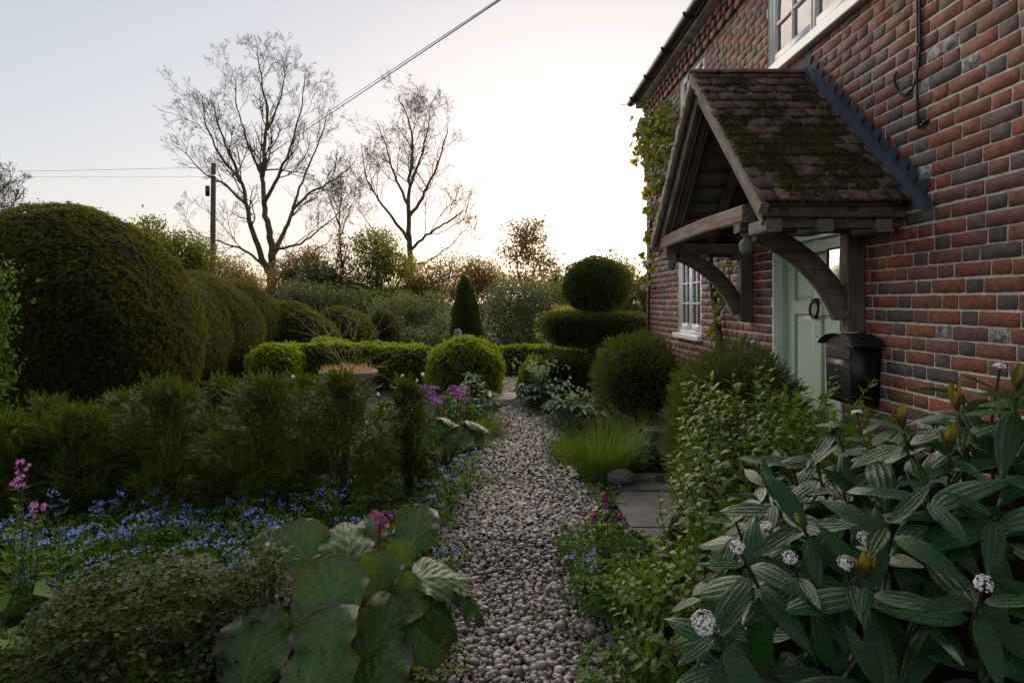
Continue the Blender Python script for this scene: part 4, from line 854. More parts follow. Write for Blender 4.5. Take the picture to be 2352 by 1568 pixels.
def bushy(name, label, cat, base, blobs, nclump, kleaf, lsize, mat, seed, group=None, stems=5, sr=0.03, T=LEAF4, droop=0.0, spread=0.12, wl=0.55, twigs=True, shell=0.45, stem_mat='stem', crown='crown'):
    """an unclipped shrub or tree: stems, twigs and clumps of leaves scattered through the blobs"""
    r = rng(seed); base = np.array(base, float); o = thing(name, label, cat, base, group)
    W = np.array([np.prod(bl[1]) for bl in blobs]); W = W / W.sum(); pick = r.choice(len(blobs), nclump, p=W)
    C = np.array([bl[0] for bl in blobs])[pick]; Rd = np.array([bl[1] for bl in blobs])[pick]
    rad = shell + (1 - shell) * r.uniform(0, 1, nclump) ** 0.7; cp = C + rdir(r, nclump) * Rd * rad[:, None]; cp[:, 2] = np.maximum(cp[:, 2], 0.05)
    sb = MB()
    for i in range(stems):
        bl = blobs[i % len(blobs)]; top = np.array(bl[0]) + rdir(r, 1)[0] * np.array(bl[1]) * 0.55
        a = base + np.array([r.normal(0, sr), r.normal(0, sr), 0]); m1 = a + (top - a) * 0.35 + np.array([0, 0, 0.12 * abs(top[2] - a[2])]); m2 = a + (top - a) * 0.7 + rdir(r, 1)[0] * sr * 3
        sb.tube([a - [0, 0, 0.05], m1, m2, top], [sr, sr * 0.75, sr * 0.5, sr * 0.2], 6)
    if twigs:
        k = min(nclump, 500); cen = C[:k] - np.array([0, 0, 0.3]) * Rd[:k]; p0 = cen + (cp[:k] - cen) * r.uniform(0.15, 0.5, k)[:, None]; dv = cp[:k] - p0; L = np.linalg.norm(dv, axis=1)
        sb.inst(CONE3, p0, frames(dv, rdir(r, k)), np.stack([np.full(k, sr * 0.22), L, np.full(k, sr * 0.22)], -1))
    sb.build('trunk' if cat == 'tree' else 'stems', M[stem_mat], o, True)
    n = nclump * kleaf; lp = np.repeat(cp, kleaf, 0) + r.normal(0, 1, (n, 3)) * spread * np.array([1, 1, 0.7]); lp[:, 2] = np.maximum(lp[:, 2], 0.02)
    d = nrm(rdir(r, n) + np.array([0, 0, 0.25 - droop])); s = lsize * r.uniform(0.6, 1.3, n)
    b = MB(); b.inst(T, lp, frames(d, rdir(r, n) * 0.8 + np.array([0, -0.3, 0.7])), np.stack([s * wl, s, s], -1)); b.build(crown, mat, o); return o

# ------------------------------------------------------------------ clipped yews, box and topiary
def bx(px, d): return (px - CX) / F * d
yg = 'clipped yew lobes of the cloud hedge'
Yw = M['yew']
def lobe(label, px, d, half, ztop, seed, pw=2.4, dens=1500, ry=None, zc=0.9, extra=(), T=YEWS, sc=(0.9, 1.5)):
    x = bx(px, d); return clipped('clipped_yew', label, 'clipped yew', [((x, d, zc), (half, ry or half, ztop - zc), pw, 0.0)] + list(extra), dens, T, Yw, seed, sc, yg)
lobe('huge dark domed clipped yew filling the left edge of the garden', 150, 8.5, 1.62, 2.82, 101, 2.25, 1150, 1.35, 0.85, sc=(1.1, 1.9))
lobe('clipped yew lobe directly behind the huge dome, its shoulder just showing', 335, 9.9, 1.14, 2.05, 102, 2.3, 1000, 1.35, 0.8)
lobe('rounded clipped yew lobe, second behind the huge dome', 452, 11.3, 1.05, 2.03, 103, 2.3, 1000, 1.3, 0.8)
lobe('rounded clipped yew lobe in front of the utility pole, last tall one', 545, 12.8, 0.80, 1.97, 104, 2.3, 1000, 1.25, 0.8)
lobe('low sloping clipped yew lobe below the tall bare tree', 655, 13.8, 1.22, 1.47, 105, 2.0, 900, 1.0, 0.45, T=YEWBIG)
lobe('low broad clipped yew dome behind the bare green twigs', 780, 15.2, 0.85, 1.36, 106, 2.2, 900, 0.8, 0.45, T=YEWBIG)
lobe('small dark clipped yew dome in the shrubs beyond the box hedge', 880, 16.5, 0.42, 1.3, 107, 2.2, 900, 0.5, 0.45, T=YEWBIG)
bg = 'clipped box plants by the path end'
hz = 11.0
clipped('box_hedge', 'long low bright green box hedge with a level top beyond the flower bed', 'hedge', [((bx(800, hz), hz, 0.32), (1.72, 0.36, 0.44), 5.0, 0.0), ((bx(742, hz), hz + 0.45, 0.42), (0.48, 0.4, 0.42), 2.4, 0.0)], 1700, BOXS, M['boxleaf'], 111, (0.9, 1.4), bg)
clipped('box_ball', 'loose bright green box mound at the left end of the low hedge', 'box ball', [((bx(632, 10.4), 10.4, 0.36), (0.42, 0.42, 0.44), 2.3, 0.0)], 1700, BOXS, M['boxleaf'], 112, (0.9, 1.5), bg, 0.02)
clipped('box_ball', 'big round box ball left of the stone threshold', 'box ball', [((bx(1069, 9.9), 9.9, 0.40), (0.575, 0.52, 0.525), 2.4, 0.0)], 2200, BOXS, M['boxleaf'], 113, (0.85, 1.35), bg)
clipped('box_hedge', 'straight box hedge crossing behind the pale gravel yard', 'hedge', [((bx(1250, 12.8), 12.8, 0.25), (1.55, 0.35, 0.36), 5.0, 0.0)], 1500, BOXS, M['boxleaf'], 114, (0.9, 1.4), bg)
clipped('box_ball', 'egg-shaped box bush tucked against the lower topiary tier', 'box ball', [((bx(1228, 9.5), 9.5, 0.26), (0.24, 0.26, 0.42), 2.0, -0.15)], 2500, BOXS, M['boxleaf'], 115, (0.8, 1.25), bg)
top = thing('topiary_yew', 'tiered yew topiary with a ball above two flat-topped tiers by the house corner', 'topiary', (1.5, 9.95, 0))
dt = 9.95
b = MB(); b.tube([(1.42, dt, -0.05), (1.45, dt, 0.8), (1.5, dt, 1.5)], [0.07, 0.06, 0.05], 8); b.build('trunk', M['stem'], top, True)
for nm, blob, sd in (('ball', ((bx(1370, dt), dt, 1.775), (0.535, 0.52, 0.435), 2.2, 0.0), 121), ('upper_tier', ((bx(1366, dt), dt, 1.085), (0.82, 0.72, 0.255), 4.5, 0.14), 122), ('lower_tier', ((bx(1318, dt - 0.3), dt - 0.3, 0.36), (0.55, 0.55, 0.335), 5.0, 0.03), 123)):
    p_ = bpy.data.objects.new(nm, None); COL.objects.link(p_); p_.parent = top; p_.matrix_parent_inverse = parent_inv(top); p_.location = blob[0]
    clipped(nm, None, None, [blob], 1800, YEWS, M['yewdark'], sd, (0.8, 1.2), owner=p_, fuzz=0.008)
clipped('yew_cone', 'dark clipped yew cone standing between the grey shrubs', 'yew cone', [((bx(1069, 14.2), 14.2, 0.95), (0.335, 0.34, 1.2), 2.0, -0.40)], 1600, YEWBIG, M['yewdark'], 131, (0.7, 1.1))
clipped('clipped_yew', 'dark clipped yew just behind the far corner of the cottage', 'clipped yew', [((bx(1490, 11.5), 11.5, 1.75), (0.16, 0.3, 0.28), 2.2, 0.0), ((bx(1490, 11.5), 11.5, 0.75), (0.2, 0.3, 0.75), 2.4, 0)], 1500, YEWBIG, M['yewdark'], 132, (0.7, 1.1))

# ------------------------------------------------------------------ loose yews by the door and the row of young yews
def frond_ball(name, label, c, rad, n, seed, mat, T, upw=0.7, lo=0.62, sc=(0.8, 1.35), stemr=0.03, group=None, trunk=None):
    r = rng(seed); c = np.array(c); rad = np.array(rad); o = thing(name, label, 'yew shrub', (c[0], c[1], 0), group)
    u = rdir(r, n); u[:, 2] = np.where((u[:, 2] < -0.55), -u[:, 2] * 0.5, u[:, 2]); k = lo + (1 - lo) * r.uniform(0, 1, n) ** 0.45
    k *= 1 + 0.07 * np.sin(u[:, 0] * 6 + seed) * np.sin(u[:, 2] * 5 + 1) + 0.05 * np.sin(u[:, 1] * 9 + u[:, 2] * 7)
    p = c + u * rad * k[:, None]; g = nrm(u / rad); d = nrm(g + np.array([0, 0, upw]) + rdir(r, n) * 0.45); p = p - d * 0.05; p[:, 2] = np.maximum(p[:, 2], 0.03)
    b = MB(); v = r.integers(0, len(T), n); s = r.uniform(sc[0], sc[1], n)
    for i in range(len(T)): q = v == i; b.inst(T[i], p[q], frames(d[q], rdir(r, q.sum()) + np.array([0, -0.3, 0.6])), s[q])
    b.build('foliage', mat, o)
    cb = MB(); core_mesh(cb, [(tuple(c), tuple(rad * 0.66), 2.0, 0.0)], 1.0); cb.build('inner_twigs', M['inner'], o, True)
    sb = MB()
    base = np.array([c[0], c[1], -0.03]) if trunk is None else np.array(trunk)
    for i in range(12):
        t = c + rdir(r, 1)[0] * rad * 0.85; t[2] = max(t[2], 0.2); sb.tube([base + r.normal(0, 0.02, 3) * [1, 1, 0], base * 0.5 + t * 0.5 + r.normal(0, 0.03, 3), t], [stemr, stemr * 0.6, stemr * 0.2], 5)
    sb.build('stems', M['stem'], o); return o
frond_ball('yew_shrub', 'shaggy rounded yew bush under the small white window', (bx(1468, 6.9), 6.9, 0.62), (0.54, 0.5, 0.58), 7000, 141, M['yewdark'], FR2, upw=0.2, sc=(0.55, 0.95))
frond_ball('yew_shrub', 'shaggy rounded yew bush half hiding the green door', (bx(1690, 4.1), 4.1, 0.66), (0.50, 0.44, 0.61), 10500, 142, M['yewdark'], FR2, upw=0.2, sc=(0.45, 0.8))
FRS = [frond(10, 0.075, 0.025, 0.0085, 60 + i, 1.1) for i in range(5)]
def yew_plume(label, px, d, ztop, half, seed, nb=46):
    """a young yew: clumps of short flat sprays round a forked stem, dark between the clumps"""
    r = rng(seed); x = bx(px, d); o = thing('young_yew', label, 'young yew', (x, d, 0), 'young yews along the left bed'); sb = MB(); P0, D0 = [], []
    base = np.array([x, d, -0.02]); nc = 15; cl_ = []
    for k in range(nc):
        t = (k + 0.5) / nc; z = ztop * (0.16 + 0.76 * t); rr_ = half * (0.92 - 0.62 * t ** 1.6) * r.uniform(0.55, 1.0); az = k * 2.4 + r.normal(0, 0.3)
        cl_.append((np.array([x + math.cos(az) * rr_, d + math.sin(az) * rr_ * 0.8, z]), half * r.uniform(0.24, 0.48) * (1.1 - 0.35 * t)))
    cl_.append((np.array([x + r.normal(0, 0.04), d, ztop * 0.9]), half * 0.28))
    for cc, rad in cl_:
        fork = np.array([x + (cc[0] - x) * 0.25, d + (cc[1] - d) * 0.25, cc[2] * 0.45]); sb.tube([base + r.normal(0, 0.02, 3) * [1, 1, 0], fork, cc], [0.010, 0.006, 0.002], 5)
        n = int(190 * (rad / 0.18) ** 1.6) + 45; u = rdir(r, n); k = r.uniform(0.35, 1.0, n) ** 0.6; sq = np.array([1.15, 1.0, 0.72])
        q = cc + u * rad * k[:, None] * sq; out = nrm(q - np.array([x, d, cc[2] - 0.15])); dr = nrm(out * 0.55 + u * 0.6 + np.array([0, 0, 0.05]) + r.normal(0, 0.5, (n, 3)))
        P0.append(q - dr * 0.03); D0.append(dr)
        m = int(5 + 40 * rad); tips = rdir(r, m); tips[:, 2] = np.abs(tips[:, 2]); P0.append(cc + tips * rad * sq); D0.append(nrm(tips + np.array([0, 0, 0.3]) + r.normal(0, 0.3, (m, 3))))
    sb.build('stems', M['stem'], o)
    P0, D0 = np.concatenate(P0), np.concatenate(D0); P0[:, 2] = np.maximum(P0[:, 2], 0.02); b = MB(); v = r.integers(0, 5, len(P0)); s = r.uniform(0.6, 1.3, len(P0))
    for i in range(5): q = v == i; b.inst(FRS[i], P0[q], frames(D0[q], np.array([0, -0.25, 1.0]) + r.normal(0, 0.35, (q.sum(), 3))), s[q])
    b.build('foliage', M['yewyoung'], o); return o
yew_plume('young yew at the left edge behind the pink campion', 20, 4.3, 0.74, 0.44, 151)
yew_plume('half-hidden young yew below the foot of the huge dome, second row', 110, 5.1, 0.70, 0.42, 158)
yew_plume('young yew filling the gap left of the broad middle one', 290, 4.9, 0.80, 0.42, 159)
yew_plume('young yew in the second row just left of the stone bowl', 700, 5.2, 0.9, 0.40, 160)
yew_plume('young olive green yew second from the left edge', 175, 4.4, 0.78, 0.44, 152)
yew_plume('broad young yew in the middle of the left row, below the second hedge lobe', 385, 4.5, 0.96, 0.46, 153, 95)
yew_plume('young yew behind the gap in the left row, its tip against the box mound', 520, 5.1, 0.88, 0.42, 154)
yew_plume('dense young yew left of the stone bowl, behind the blue flowers', 610, 4.4, 0.97, 0.46, 155, 95)
yew_plume('tall young yew in front of the stone bowl', 790, 4.55, 1.02, 0.42, 156, 92)
yew_plume('narrow pointed young yew beside the purple bergenia flowers', 938, 4.9, 0.93, 0.24, 157, 60)

# ------------------------------------------------------------------ trees beyond the garden
def limb(pp, d, r, zig=0.0):
    """control points in survey pixels at about distance d, given depth by small offsets"""
    q = np.array([P(a, b_, d + dd) for a, b_, dd in pp]); t = np.linspace(0, 1, len(q)); tt = np.linspace(0, 1, len(q) * 4)
    out = np.stack([np.interp(tt, t, q[:, i]) for i in range(3)], -1); k = np.array([0.25, 0.5, 0.25])
    sm = out.copy(); sm[1:-1] = out[:-2] * .25 + out[1:-1] * .5 + out[2:] * .25; sm[1:-1] += r.normal(0, zig, sm[1:-1].shape); return sm
def bare_tree(name, label, d, limbs, seed, twig=1.0, leaves=0, lmat='bronze', lsize=0.08, levels=3, base=None, group=None, dens=1.0, up=0.35, trunk_sides=10):
    r = rng(seed); tb, lb_, tw = MB(), MB(), []
    base = base if base is not None else P(*limbs[0][0][0][:2], d + limbs[0][0][0][2]); o = thing(name, label, 'tree', (base[0], base[1], 0), group); LP = []
    def sub(p, r0, L, dr, lvl):
        n = 5 if lvl < 2 else 3; pts = [p]; c = p.copy(); v = dr.copy()
        for i in range(n):
            v = nrm(v + r.normal(0, 0.16, 3) + np.array([0, 0, up * 0.28])); c = c + v * L / n; pts.append(c.copy())
        pts = np.array(pts)
        if lvl >= 2:
            for a, b2, k in zip(pts, pts[1:], range(n)): tw.append((a, b2, r0 * (1 - 0.25 * k)))
        else: lb_.tube(pts, np.linspace(r0, r0 * 0.45, n + 1), 5 if lvl == 0 else 4, cap=False)
        if leaves and lvl >= 2: LP.extend(pts[1:])
        if lvl >= levels: return
        m = int(max(2, {0: 7, 1: 6, 2: 4}.get(lvl, 3) * dens * r.uniform(0.8, 1.2)))
        for i in range(m):
            t = r.uniform(0.2, 1.0); k = min(int(t * n), n - 1); q = pts[k] + (pts[k + 1] - pts[k]) * (t * n - k); ax = nrm(pts[k + 1] - pts[k])
            side = nrm(np.cross(ax, rdir(r, 1)[0])); a = r.uniform(0.5, 0.95); sub(q, r0 * r.uniform(0.42, 0.6), L * r.uniform(0.42, 0.62) * (1.1 - 0.35 * t), nrm(ax * math.cos(a) + side * math.sin(a)), lvl + 1)
    for li, (pp, r0, r1) in enumerate(limbs):
        pts = limb(pp, d, r, 0.03 * d / 35); rad = 0.74 * (r0 + (r1 - r0) * np.linspace(0, 1, len(pts)) ** 0.75)
        (tb if li == 0 else lb_).tube(pts, rad, trunk_sides if li == 0 else 7, cap=True)
        seg = np.linalg.norm(np.diff(pts, axis=0), axis=1); tot = seg.sum(); cum = np.concatenate([[0], np.cumsum(seg)])
        nb = int(tot * 1.55 * dens * 35 / d)
        for i in range(nb):
            s = r.uniform(0.22 if li else 0.5, 1.0); k = min(np.searchsorted(cum, s * tot) - 1, len(pts) - 2); k = max(k, 0); q = pts[k] + (pts[k + 1] - pts[k]) * ((s * tot - cum[k]) / seg[k]); ax = nrm(pts[k + 1] - pts[k])
            side = nrm(np.cross(ax, rdir(r, 1)[0])); a = r.uniform(0.45, 1.0); sub(q, max(0.012, np.interp(s, np.linspace(0, 1, len(rad)), rad) * 0.42), (0.9 + 1.7 * (1 - s) + r.uniform(0, 0.7)) * d / 35 * 1.05, nrm(ax * math.cos(a) + side * math.sin(a)), 0)
    tb.build('trunk', M['bark'], o, True); lb_.build('limbs', M['bark'], o, True)
    a = np.array([q[0] for q in tw]); b2 = np.array([q[1] for q in tw]); rd = np.maximum(np.array([q[2] for q in tw]) * 0.8, 0.0068 * twig); dv = b2 - a
    w_ = MB(); w_.inst(CONE3, a, frames(dv, rdir(r, len(a))), np.stack([rd, np.linalg.norm(dv, axis=1) * 1.03, rd], -1)); w_.build('twigs', M['twig'], o)
    if leaves:
        LP = np.array(LP); n = int(leaves); q = LP[r.integers(0, len(LP), n)] + r.normal(0, 0.05, (n, 3)); s = lsize * r.uniform(0.5, 1.3, n)
        c = MB(); c.inst(LEAF4, q, frames(rdir(r, n) + [0, 0, 0.3], rdir(r, n)), np.stack([s * 0.6, s, s], -1)); c.build('crown', M[lmat], o)
    return o
bare_tree('bare_tree', 'tallest leafless tree with forked trunk right of the utility pole', 35, [
    ([(623, 712, 0), (622, 650, 0), (627, 590, 0), (622, 545, 0), (608, 490, 0), (602, 430, 0.4), (606, 350, 0.8), (614, 270, 0.8), (604, 200, 0.6), (590, 120, 0.4)], 0.42, 0.03),
    ([(616, 625, 0), (590, 560, -0.8), (570, 490, -1.4), (560, 430, -1.8), (530, 360, -2), (505, 300, -2), (490, 235, -2)], 0.26, 0.03),
    ([(627, 585, 0), (655, 530, 0.7), (672, 480, 1.2), (715, 440, 1.6), (770, 415, 1.8), (815, 370, 2)], 0.22, 0.025),
    ([(605, 470, 0), (635, 410, -0.7), (668, 340, -1.2), (690, 260, -1.4), (700, 180, -1.4)], 0.17, 0.02),
    ([(606, 610, 0), (565, 575, 1.0), (515, 558, 1.4), (455, 540, 1.6), (425, 505, 1.6)], 0.13, 0.02),
    ([(566, 470, -1.5), (520, 425, -0.6), (465, 395, 0.4), (425, 350, 0.8)], 0.13, 0.02),
    ([(630, 575, 0), (690, 560, -1.2), (745, 520, -1.6), (800, 470, -1.8)], 0.13, 0.02),
    ([(602, 400, 0.5), (570, 330, 1.2), (545, 250, 1.6), (540, 175, 1.6)], 0.12, 0.02),
    ([(614, 300, 0.8), (640, 240, 0.6), (655, 170, 0.4), (650, 130, 0.3)], 0.09, 0.015),
    ([(555, 420, -1.8), (500, 350, -2.4), (470, 280, -2.6), (465, 220, -2.6)], 0.11, 0.02),
    ([(672, 480, 1.2), (700, 400, 2.0), (735, 320, 2.2), (755, 250, 2.3)], 0.12, 0.02)], 201, dens=0.84, leaves=1500, lmat='bronze', lsize=0.08)
bare_tree('bare_tree', 'second leafless tree with a few high leaf tufts, right of the tallest', 38, [
    ([(938, 712, 0), (940, 640, 0), (942, 580, 0), (940, 520, 0), (937, 460, 0), (942, 400, 0.3), (948, 330, 0.5), (935, 260, 0.4), (915, 225, 0.3)], 0.34, 0.025),
    ([(941, 555, 0), (905, 505, -0.8), (865, 455, -1.4), (838, 400, -1.8), (830, 330, -2)], 0.16, 0.02),
    ([(938, 500, 0), (975, 445, 0.8), (1005, 380, 1.2), (1025, 310, 1.4), (1030, 270, 1.4)], 0.17, 0.02),
    ([(942, 575, 0), (985, 535, -0.7), (1035, 505, -1.1), (1072, 480, -1.3), (1085, 440, -1.3)], 0.14, 0.02),
    ([(937, 470, 0), (905, 400, 0.8), (885, 330, 1.2), (865, 280, 1.3)], 0.14, 0.02),
    ([(941, 430, 0.2), (968, 360, -0.7), (985, 290, -1.0), (990, 235, -1.0)], 0.13, 0.02),
    ([(940, 610, 0), (985, 600, 0.8), (1040, 560, 1.3), (1075, 520, 1.5)], 0.10, 0.02),
    ([(941, 600, 0), (900, 580, 0.9), (850, 520, 1.6), (815, 470, 1.9)], 0.10, 0.02)], 202, dens=0.82, leaves=2600, lmat='bronze', lsize=0.09)
bare_tree('bare_tree', 'thin leafless sapling between the two big bare trees', 30, [([(783, 712, 0), (785, 640, 0), (782, 560, 0), (778, 500, 0), (785, 440, 0)], 0.10, 0.02), ([(782, 540, 0), (800, 490, 0.3), (815, 450, 0.4)], 0.05, 0.015), ([(780, 520, 0), (762, 470, -0.3), (750, 430, -0.4)], 0.05, 0.015)], 203, dens=0.9)
bare_tree('bare_tree', 'twiggy bare tree cut off by the left edge above the dome', 22, [([(-60, 712, 0), (-50, 600, 0), (-40, 500, 0), (-20, 440, 0), (5, 400, 0)], 0.16, 0.02), ([(-45, 540, 0), (0, 500, 0.3), (30, 470, 0.4), (50, 440, 0.5)], 0.07, 0.012), ([(-48, 570, 0), (10, 545, 0.2), (60, 520, 0.3)], 0.06, 0.012)], 204, dens=0.9)
tg = 'leafy trees beyond the hedges'
def tb_(px, py, d, rx, rz, ry=None): return (tuple(P(px, py, d)), (rx, ry or rx, rz))
bushy('leafy_tree', 'fresh green leafy tree behind the dome, left of the utility pole', 'tree', (bx(395, 25), 25, 0), [tb_(345, 535, 25, 0.8, 0.75), tb_(400, 585, 25, 1.5, 0.95), tb_(455, 600, 25, 0.7, 0.8), tb_(330, 600, 25, 0.9, 0.8)], 900, 9, 0.13, M['treeleaf'], 211, tg, 6, 0.08, spread=0.16, stem_mat='bark')
bushy('ivy_tree', 'dark ivy-clad tree in the thicket under the bare sapling', 'tree', (bx(760, 27), 27, 0), [tb_(785, 600, 27, 0.45, 1.3), tb_(735, 650, 27, 1.1, 1.0), tb_(700, 680, 27, 1.0, 0.7), tb_(790, 680, 27, 0.9, 0.8)], 1100, 9, 0.12, M['darkleaf'], 212, tg, 5, 0.08, spread=0.17, stem_mat='bark')
bushy('leafy_tree', 'round leafy tree between the two big bare trees', 'tree', (bx(865, 28), 28, 0), [tb_(860, 570, 28, 1.15, 0.95), tb_(905, 610, 28, 1.0, 0.8), tb_(840, 640, 28, 1.2, 0.9), tb_(880, 690, 28, 1.4, 0.6)], 1250, 9, 0.12, M['treeleaf'], 213, tg, 7, 0.08, spread=0.17, stem_mat='bark')
bushy('leafy_tree', 'bronze-leaved open tree right of the second bare tree', 'tree', (bx(1010, 30), 30, 0), [tb_(985, 640, 30, 1.1, 0.9), tb_(1035, 620, 30, 1.2, 1.0), tb_(1090, 650, 30, 1.0, 0.8)], 420, 7, 0.12, M['bronze'], 214, tg, 12, 0.05, spread=0.3, stem_mat='bark')
bushy('young_tree', 'slender young tree with sparse bronze leaves above the grey shrub', 'tree', (bx(1212, 22), 22, 0), [tb_(1212, 545, 22, 0.85, 0.75), tb_(1190, 585, 22, 0.75, 0.5), tb_(1245, 600, 22, 0.7, 0.5), tb_(1205, 640, 22, 0.9, 0.4)], 420, 7, 0.11, M['bronze'], 215, tg, 4, 0.05, spread=0.14, stem_mat='bark', shell=0.25)
bushy('leafy_tree', 'yellow-green tree behind the topiary ball at the house corner', 'tree', (bx(1440, 17), 17, 0), [tb_(1425, 640, 17, 0.5, 0.55), tb_(1455, 680, 17, 0.55, 0.6), tb_(1405, 700, 17, 0.5, 0.4), tb_(1405, 590, 17, 0.12, 0.3)], 520, 9, 0.085, M['treeleaf'], 216, tg, 5, 0.04, spread=0.1, stem_mat='bark')
bushy('thicket_shrub', 'tangled bronze thicket below the tallest bare tree, beside the pole', 'shrub', (bx(560, 30), 30, 0), [tb_(545, 640, 30, 1.3, 0.9), tb_(600, 665, 30, 1.2, 0.6), tb_(660, 650, 30, 1.2, 0.9)], 380, 6, 0.11, M['bronze'], 217, 'thicket shrubs', 16, 0.035, spread=0.3, stem_mat='twig')
bushy('thicket_shrub', 'dark evergreen shrub mass right of the tallest bare tree', 'shrub', (bx(720, 22), 22, 0), [tb_(690, 690, 22, 0.9, 0.7), tb_(760, 700, 22, 0.9, 0.7), tb_(830, 705, 22, 0.9, 0.6)], 1000, 9, 0.09, M['darkleaf'], 218, 'thicket shrubs', 6, 0.04, spread=0.14)
bushy('thicket_shrub', 'olive shrub mass behind the box hedge, left of the yew cone', 'shrub', (bx(960, 19), 19, 0), [tb_(920, 720, 19, 0.9, 0.6), tb_(990, 725, 19, 0.8, 0.7), tb_(1030, 760, 18, 0.6, 0.5), tb_(890, 770, 18, 0.9, 0.5), tb_(970, 780, 17.5, 0.8, 0.35)], 1500, 9, 0.075, M['greyleaf'], 219, 'thicket shrubs', 9, 0.03, spread=0.12)
bushy('grey_shrub', 'large grey-green evergreen shrub right of the yew cone', 'shrub', (bx(1190, 15), 15, 0), [tb_(1170, 700, 15, 0.62, 0.7), tb_(1235, 710, 15, 0.6, 0.72), tb_(1130, 770, 15, 0.45, 0.5), tb_(1220, 775, 15, 0.8, 0.4), tb_(1295, 690, 15, 0.35, 0.5)], 1900, 9, 0.06, M['greyleaf'], 220, None, 8, 0.03, spread=0.09)
bushy('bright_shrub', 'small yellow-green shrub peeping out left of the upper topiary tier', 'shrub', (bx(1262, 11.2), 11.2, 0), [tb_(1255, 755, 11.2, 0.16, 0.3), tb_(1285, 715, 11.2, 0.2, 0.12), tb_(1330, 712, 11.2, 0.2, 0.1)], 90, 8, 0.055, M['vine'], 221, None, 5, 0.015, spread=0.05)
bushy('grey_shrub', 'dark leafy shrub at the left picture edge beside the yew dome', 'shrub', (bx(-30, 6.3), 6.3, 0), [tb_(-25, 690, 6.3, 0.22, 0.45), tb_(-30, 850, 6.3, 0.24, 0.5)], 260, 8, 0.055, M['herb'], 222, None, 5, 0.02, spread=0.06)
bushy('leafy_tree', 'warm green spreading tree filling the gap under the left bare tree', 'tree', (bx(680, 29), 29, 0), [tb_(690, 620, 29, 1.2, 0.9), tb_(655, 670, 29, 1.1, 0.7), tb_(720, 590, 29, 0.7, 0.6)], 620, 9, 0.12, M['bronze'], 231, tg, 10, 0.06, spread=0.22, stem_mat='bark')
bushy('leafy_tree', 'soft green tree at the foot of the second bare tree', 'tree', (bx(950, 31), 31, 0), [tb_(945, 640, 31, 0.7, 1.0), tb_(975, 675, 31, 1.3, 0.7), tb_(915, 680, 31, 1.0, 0.6)], 900, 9, 0.12, M['treeleaf'], 232, tg, 8, 0.06, spread=0.18, stem_mat='bark')
bushy('leafy_tree', 'hazy bronze-green tree behind the yew cone', 'tree', (bx(1110, 27), 27, 0), [tb_(1100, 630, 27, 0.9, 0.8), tb_(1140, 660, 27, 0.9, 0.7), tb_(1060, 670, 27, 0.9, 0.6)], 700, 9, 0.11, M['bronze'], 233, tg, 10, 0.05, spread=0.2, stem_mat='bark')
bushy('leafy_tree', 'low leafy tree between the grey shrub and the topiary ball', 'tree', (bx(1285, 24), 24, 0), [tb_(1275, 650, 24, 0.6, 0.6), tb_(1310, 680, 24, 0.7, 0.6), tb_(1250, 675, 24, 0.6, 0.5)], 500, 9, 0.10, M['treeleaf'], 234, tg, 7, 0.05, spread=0.14, stem_mat='bark')
bushy('leafy_tree', 'pale green tree behind the utility pole and hedge lobes', 'tree', (bx(500, 33), 33, 0), [tb_(500, 630, 33, 1.4, 1.0), tb_(560, 655, 33, 1.2, 0.8), tb_(450, 640, 33, 1.0, 0.9)], 620, 9, 0.13, M['treeleaf'], 235, tg, 8, 0.06, spread=0.22, stem_mat='bark')
r = rng(230); n = 9000; fx = r.uniform(-75, 75, n); fy = r.uniform(85, 110, n); fz = r.uniform(0, 1, n) ** 1.3 * (1.6 + 0.9 * np.sin(fx * 0.21) + 0.6 * np.sin(fx * 0.83 + 2)); 
b = MB(); b.inst(LEAF4, np.stack([fx, fy, fz], -1), frames(rdir(r, n), rdir(r, n)), r.uniform(0.5, 1.1, n)); tag(b.build('far_wood', M['darkleaf']), 'far hedgerow along the horizon behind the trees', None, None, 'stuff')

# ------------------------------------------------------------------ pole and wires
pole = thing('utility_pole', 'tall weathered wooden utility pole rising behind the yew hedge', 'utility pole', (bx(488, 27), 27, 0))
pb, pt_ = P(487, 800, 27), P(490.5, 375, 27)
b = MB(); b.tube([(pb[0], 27, -0.2), (pb[0] * .5 + pt_[0] * .5, 27, pt_[2] * .5), pt_], [0.125, 0.115, 0.10], 14); b.build('post', M['pole'], pole, True)
b = MB(); q = P(489, 405, 27); b.box(tuple(q + [-0.13, -0.14, -0.05]), tuple(q + [0.13, 0.14, 0.05])); b.build('band', M['silver'], pole)
b = MB(); q = P(485, 440, 27); b.box(tuple(q + [-0.16, -0.2, -0.22]), tuple(q + [-0.02, -0.08, 0.22])); b.build('junction_box', M['iron'], pole)
b = MB(); q = P(472, 632, 27); b.box(tuple(q + [-0.1, -0.2, -0.12]), tuple(q + [0.1, -0.05, 0.16])); b.build('junction_box', M['iron'], pole)
for py_ in (470, 500, 530, 560, 590):
    q = P(488, py_, 27); s = 1 if py_ % 60 == 50 else -1; b = MB(); b.tube([q, q + np.array([s * 0.2, -0.05, 0])], 0.012, 6); b.build('step_iron', M['silver'], pole)
def wire(label, a, e, sag, rad):
    t = np.linspace(0, 1, 24)[:, None]; p = a + (e - a) * t; p[:, 2] -= sag * 4 * (t * (1 - t))[:, 0]
    b = MB(); b.tube(p, rad, 5); tag(b.build('overhead_wire', M['cable']), label, 'wire', 'overhead wires')
ptop = pt_ - np.array([0, 0, 0.25])
wire('upper overhead wire from the pole across the sky to the cottage', P(492, 424, 27), np.array([1.90, 3.22, 4.33]), 0.05, 0.005)
wire('lower thicker overhead wire from the pole to the cottage eaves', P(492, 434, 27), np.array([1.90, 3.12, 4.29]), 0.05, 0.0075)
wire('upper thin wire running left from the pole top', P(487, 384, 27), P(-400, 398, 27), 0.05, 0.007)
